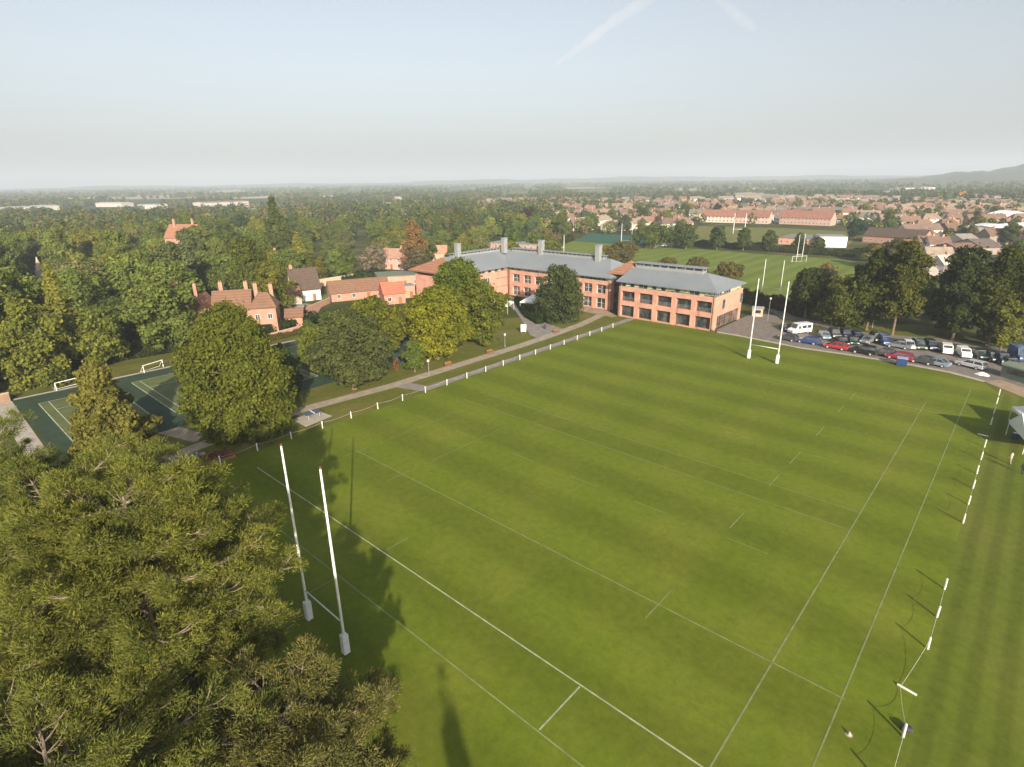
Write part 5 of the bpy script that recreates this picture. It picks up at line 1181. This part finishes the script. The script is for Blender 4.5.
# table tennis tables
def tt(label, px, rz):
    t = thing('table_tennis_table', label, 'table', at(*px)+Vector((0, 0, .06)), R(rz))
    for s in (-1, 1): MB().box(*sorted((s*.02, s*1.37)), -.76, .76, .70, .76).build('table_top', plain('table_blue_grey', (.07, .10, .14), .5, .15, 1.5), t)
    MB().box(-.016, .016, -.85, .85, .70, .92).build('net', MT['white'], t)
    for x in (-.9, .9):
        for y in (-.5, .5): MB().box(x-.06, x+.06, y-.06, y+.06, 0, .697).build('leg', MT['concrete'], t)
tt('table tennis table on the concrete pad right of the great dense evergreen', (313, 417), 86); tt('table tennis table on the concrete pad at the left end of the path', (189, 462), 84)
# planting bed
t = thing('planting_bed', 'brown timber edged bed of dead stalks beside the left concrete pad', 'planting bed', at(217, 458), R(84)); m = MB()
for a in ((-2, 2, -1.5, -1.4), (-2, 2, 1.4, 1.5), (-2, -1.9, -1.4, 1.4), (1.9, 2, -1.4, 1.4)): m.box(*a, 0, .35)
m.build('timber_edge', MT['timber'], t); MB().box(-1.9, 1.9, -1.4, 1.4, .02, .28).build('soil', MT['soil'], t); P = np.column_stack([rng.uniform(-1.8, 1.8, 260), rng.uniform(-1.3, 1.3, 260), rng.uniform(.28, .6, 260)]); v, f = cards(P, rdir(260), .28); o = link('dead_stalks', np_mesh('dead_stalks', v, f, MT['leaf']), t); o.color = (.20, .10, .06, 1)
# fences of the courts
def mesh_fence(label, a, b, h, n, mat):
    a, b = Vector(a), Vector(b); L = (b-a).length; t = thing('court_fence', label, 'fence', (a.x, a.y, 0), math.atan2(b.y-a.y, b.x-a.x)); MB().box(0, L, -.012, .012, .15, h-.3).build('screen', MT[mat], t)
    for k in range(n+1): MB().tube([(L*k/n, .06, 0), (L*k/n, .06, h)], .035, 6).build('fence_post', MT['lead'], t)
mesh_fence('dark blue screened fence at the end of the courts behind the bright tree', (-53, 59.5), (-72, 59.5), 2.6, 6, 'net')
mesh_fence('dark blue screened fence along the courts behind the rounded grey green tree', (-52.4, 45), (-52.8, 59), 2.6, 5, 'net')
# sight screens on the playing field
def sight(label, px, w, h, rz):
    t = thing('sight_screen', label, 'sight screen', at(*px), R(rz)); MB().box(-w/2, w/2, -.08, .08, .5, h).build('panel', MT['white'], t)
    for x in (-w*.35, w*.35): MB().box(x-.1, x+.1, .085, 1.3, .15, .3).build('foot', MT['lead'], t); MB().tube([(x, 0, .16), (x, .06, .16)], .16, 10).build('wheel', MT['tyre'], t); MB().tube([(x, .09, h*.8), (x, 1.2, .3)], .05, 6).build('brace', MT['lead'], t)
sight('large white cricket sight screen at the back of the playing field', (663, 247), 7.8, 4.4, 60); sight('smaller white sight screen behind the large one', (653, 243), 4.6, 4.6, 60)
# ------------------------------------------------------------------ people by the marquee
def person(label, px, rz, col, legcol, hair=(.05, .035, .025)):
    p = at(*px); t = thing('person', label, 'person', p, R(rz)); sk = [(0, 0, .95), (0, 0, 1.2), (0, .01, 1.42), (0, .02, 1.52), (0, .04, 1.66), (0, .04, 1.76), (.1, 0, .90), (.12, .05, .50), (.13, 0, .08), (.13, .14, .04), (-.1, 0, .90), (-.11, -.06, .5), (-.12, -.2, .1), (-.12, -.07, .04), (.19, 0, 1.40), (.25, .03, 1.14), (.24, .18, .95), (.24, .24, .88), (-.19, 0, 1.40), (-.25, -.03, 1.14), (-.25, .1, .93), (-.25, .14, .85)]
    ed = [(0, 1), (1, 2), (2, 3), (3, 4), (4, 5), (0, 6), (6, 7), (7, 8), (8, 9), (0, 10), (10, 11), (11, 12), (12, 13), (2, 14), (14, 15), (15, 16), (16, 17), (2, 18), (18, 19), (19, 20), (20, 21)]
    rad = [.14, .13, .15, .06, .095, .07, .10, .065, .045, .035, .10, .065, .045, .035, .07, .045, .036, .04, .07, .045, .036, .04]
    me = bpy.data.meshes.new('body'); me.from_pydata(sk, ed, []); o = link('body', me, t); md = o.modifiers.new('skin', 'SKIN'); 
    for v, r in zip(me.skin_vertices[0].data if me.skin_vertices else [], rad): v.radius = (r, r*.8)
    if not me.skin_vertices:
        bpy.context.view_layer.objects.active = o
    o.modifiers.new('sub', 'SUBSURF').levels = 2; o.modifiers['sub'].render_levels = 2
    m, nt, b = new_mat('clothes_and_skin'); s = nt.nodes.new('ShaderNodeSeparateXYZ'); nt.links.new(nt.nodes.new('ShaderNodeTexCoord').outputs['Object'], s.inputs[0]); r = ramp(nt, [(0, (.03, .025, .02)), (.045, legcol), (.5, col), (.82, (.48, .29, .2))]); r.color_ramp.interpolation = 'CONSTANT'
    mr = N(nt, 'ShaderNodeMapRange'); mr.inputs['From Max'].default_value = 1.85; nt.links.new(s.outputs['Z'], mr.inputs['Value']); nt.links.new(mr.outputs[0], r.inputs['Fac']); nt.links.new(r.outputs['Color'], b.inputs['Base Color']); me.materials.append(m)
    hm = MB(); 
    hm.tube([(0, -.02, 1.66), (0, .0, 1.74), (0, .02, 1.80), (0, .03, 1.83)], [.105, .115, .085, .02], 12); hm.build('hair', plain('hair', hair), t, smooth=True)
    return t
person('person in pale clothes walking on the grass below the marquee', (1009.5, 464), 60, (.45, .36, .28), (.40, .33, .27)); person('person in dark clothes at the right picture edge below the marquee', (1021.5, 474), 30, (.03, .03, .04), (.03, .03, .05))
t = thing('training_cone', 'small pale marker lying on the grass at the lower right', 'marker', at(849, 735)); MB().tube([(0, 0, .0), (0, 0, .03), (0, 0, .035), (0, 0, .28)], [.22, .22, .13, .04], 12).build('body', MT['concrete'], t)
t = thing('kit_bag', 'dark bag leaning on a fence post at the lower right', 'bag', at(906, 731), R(20)); MB().box(-.35, .35, -.2, .2, 0, .42).build('body', MT['dark'], t, bevel=.12); MB().tube([(-.2, 0, .4), (-.15, 0, .55), (.15, 0, .55), (.2, 0, .4)], .02, 6).build('handle', MT['dark'], t)
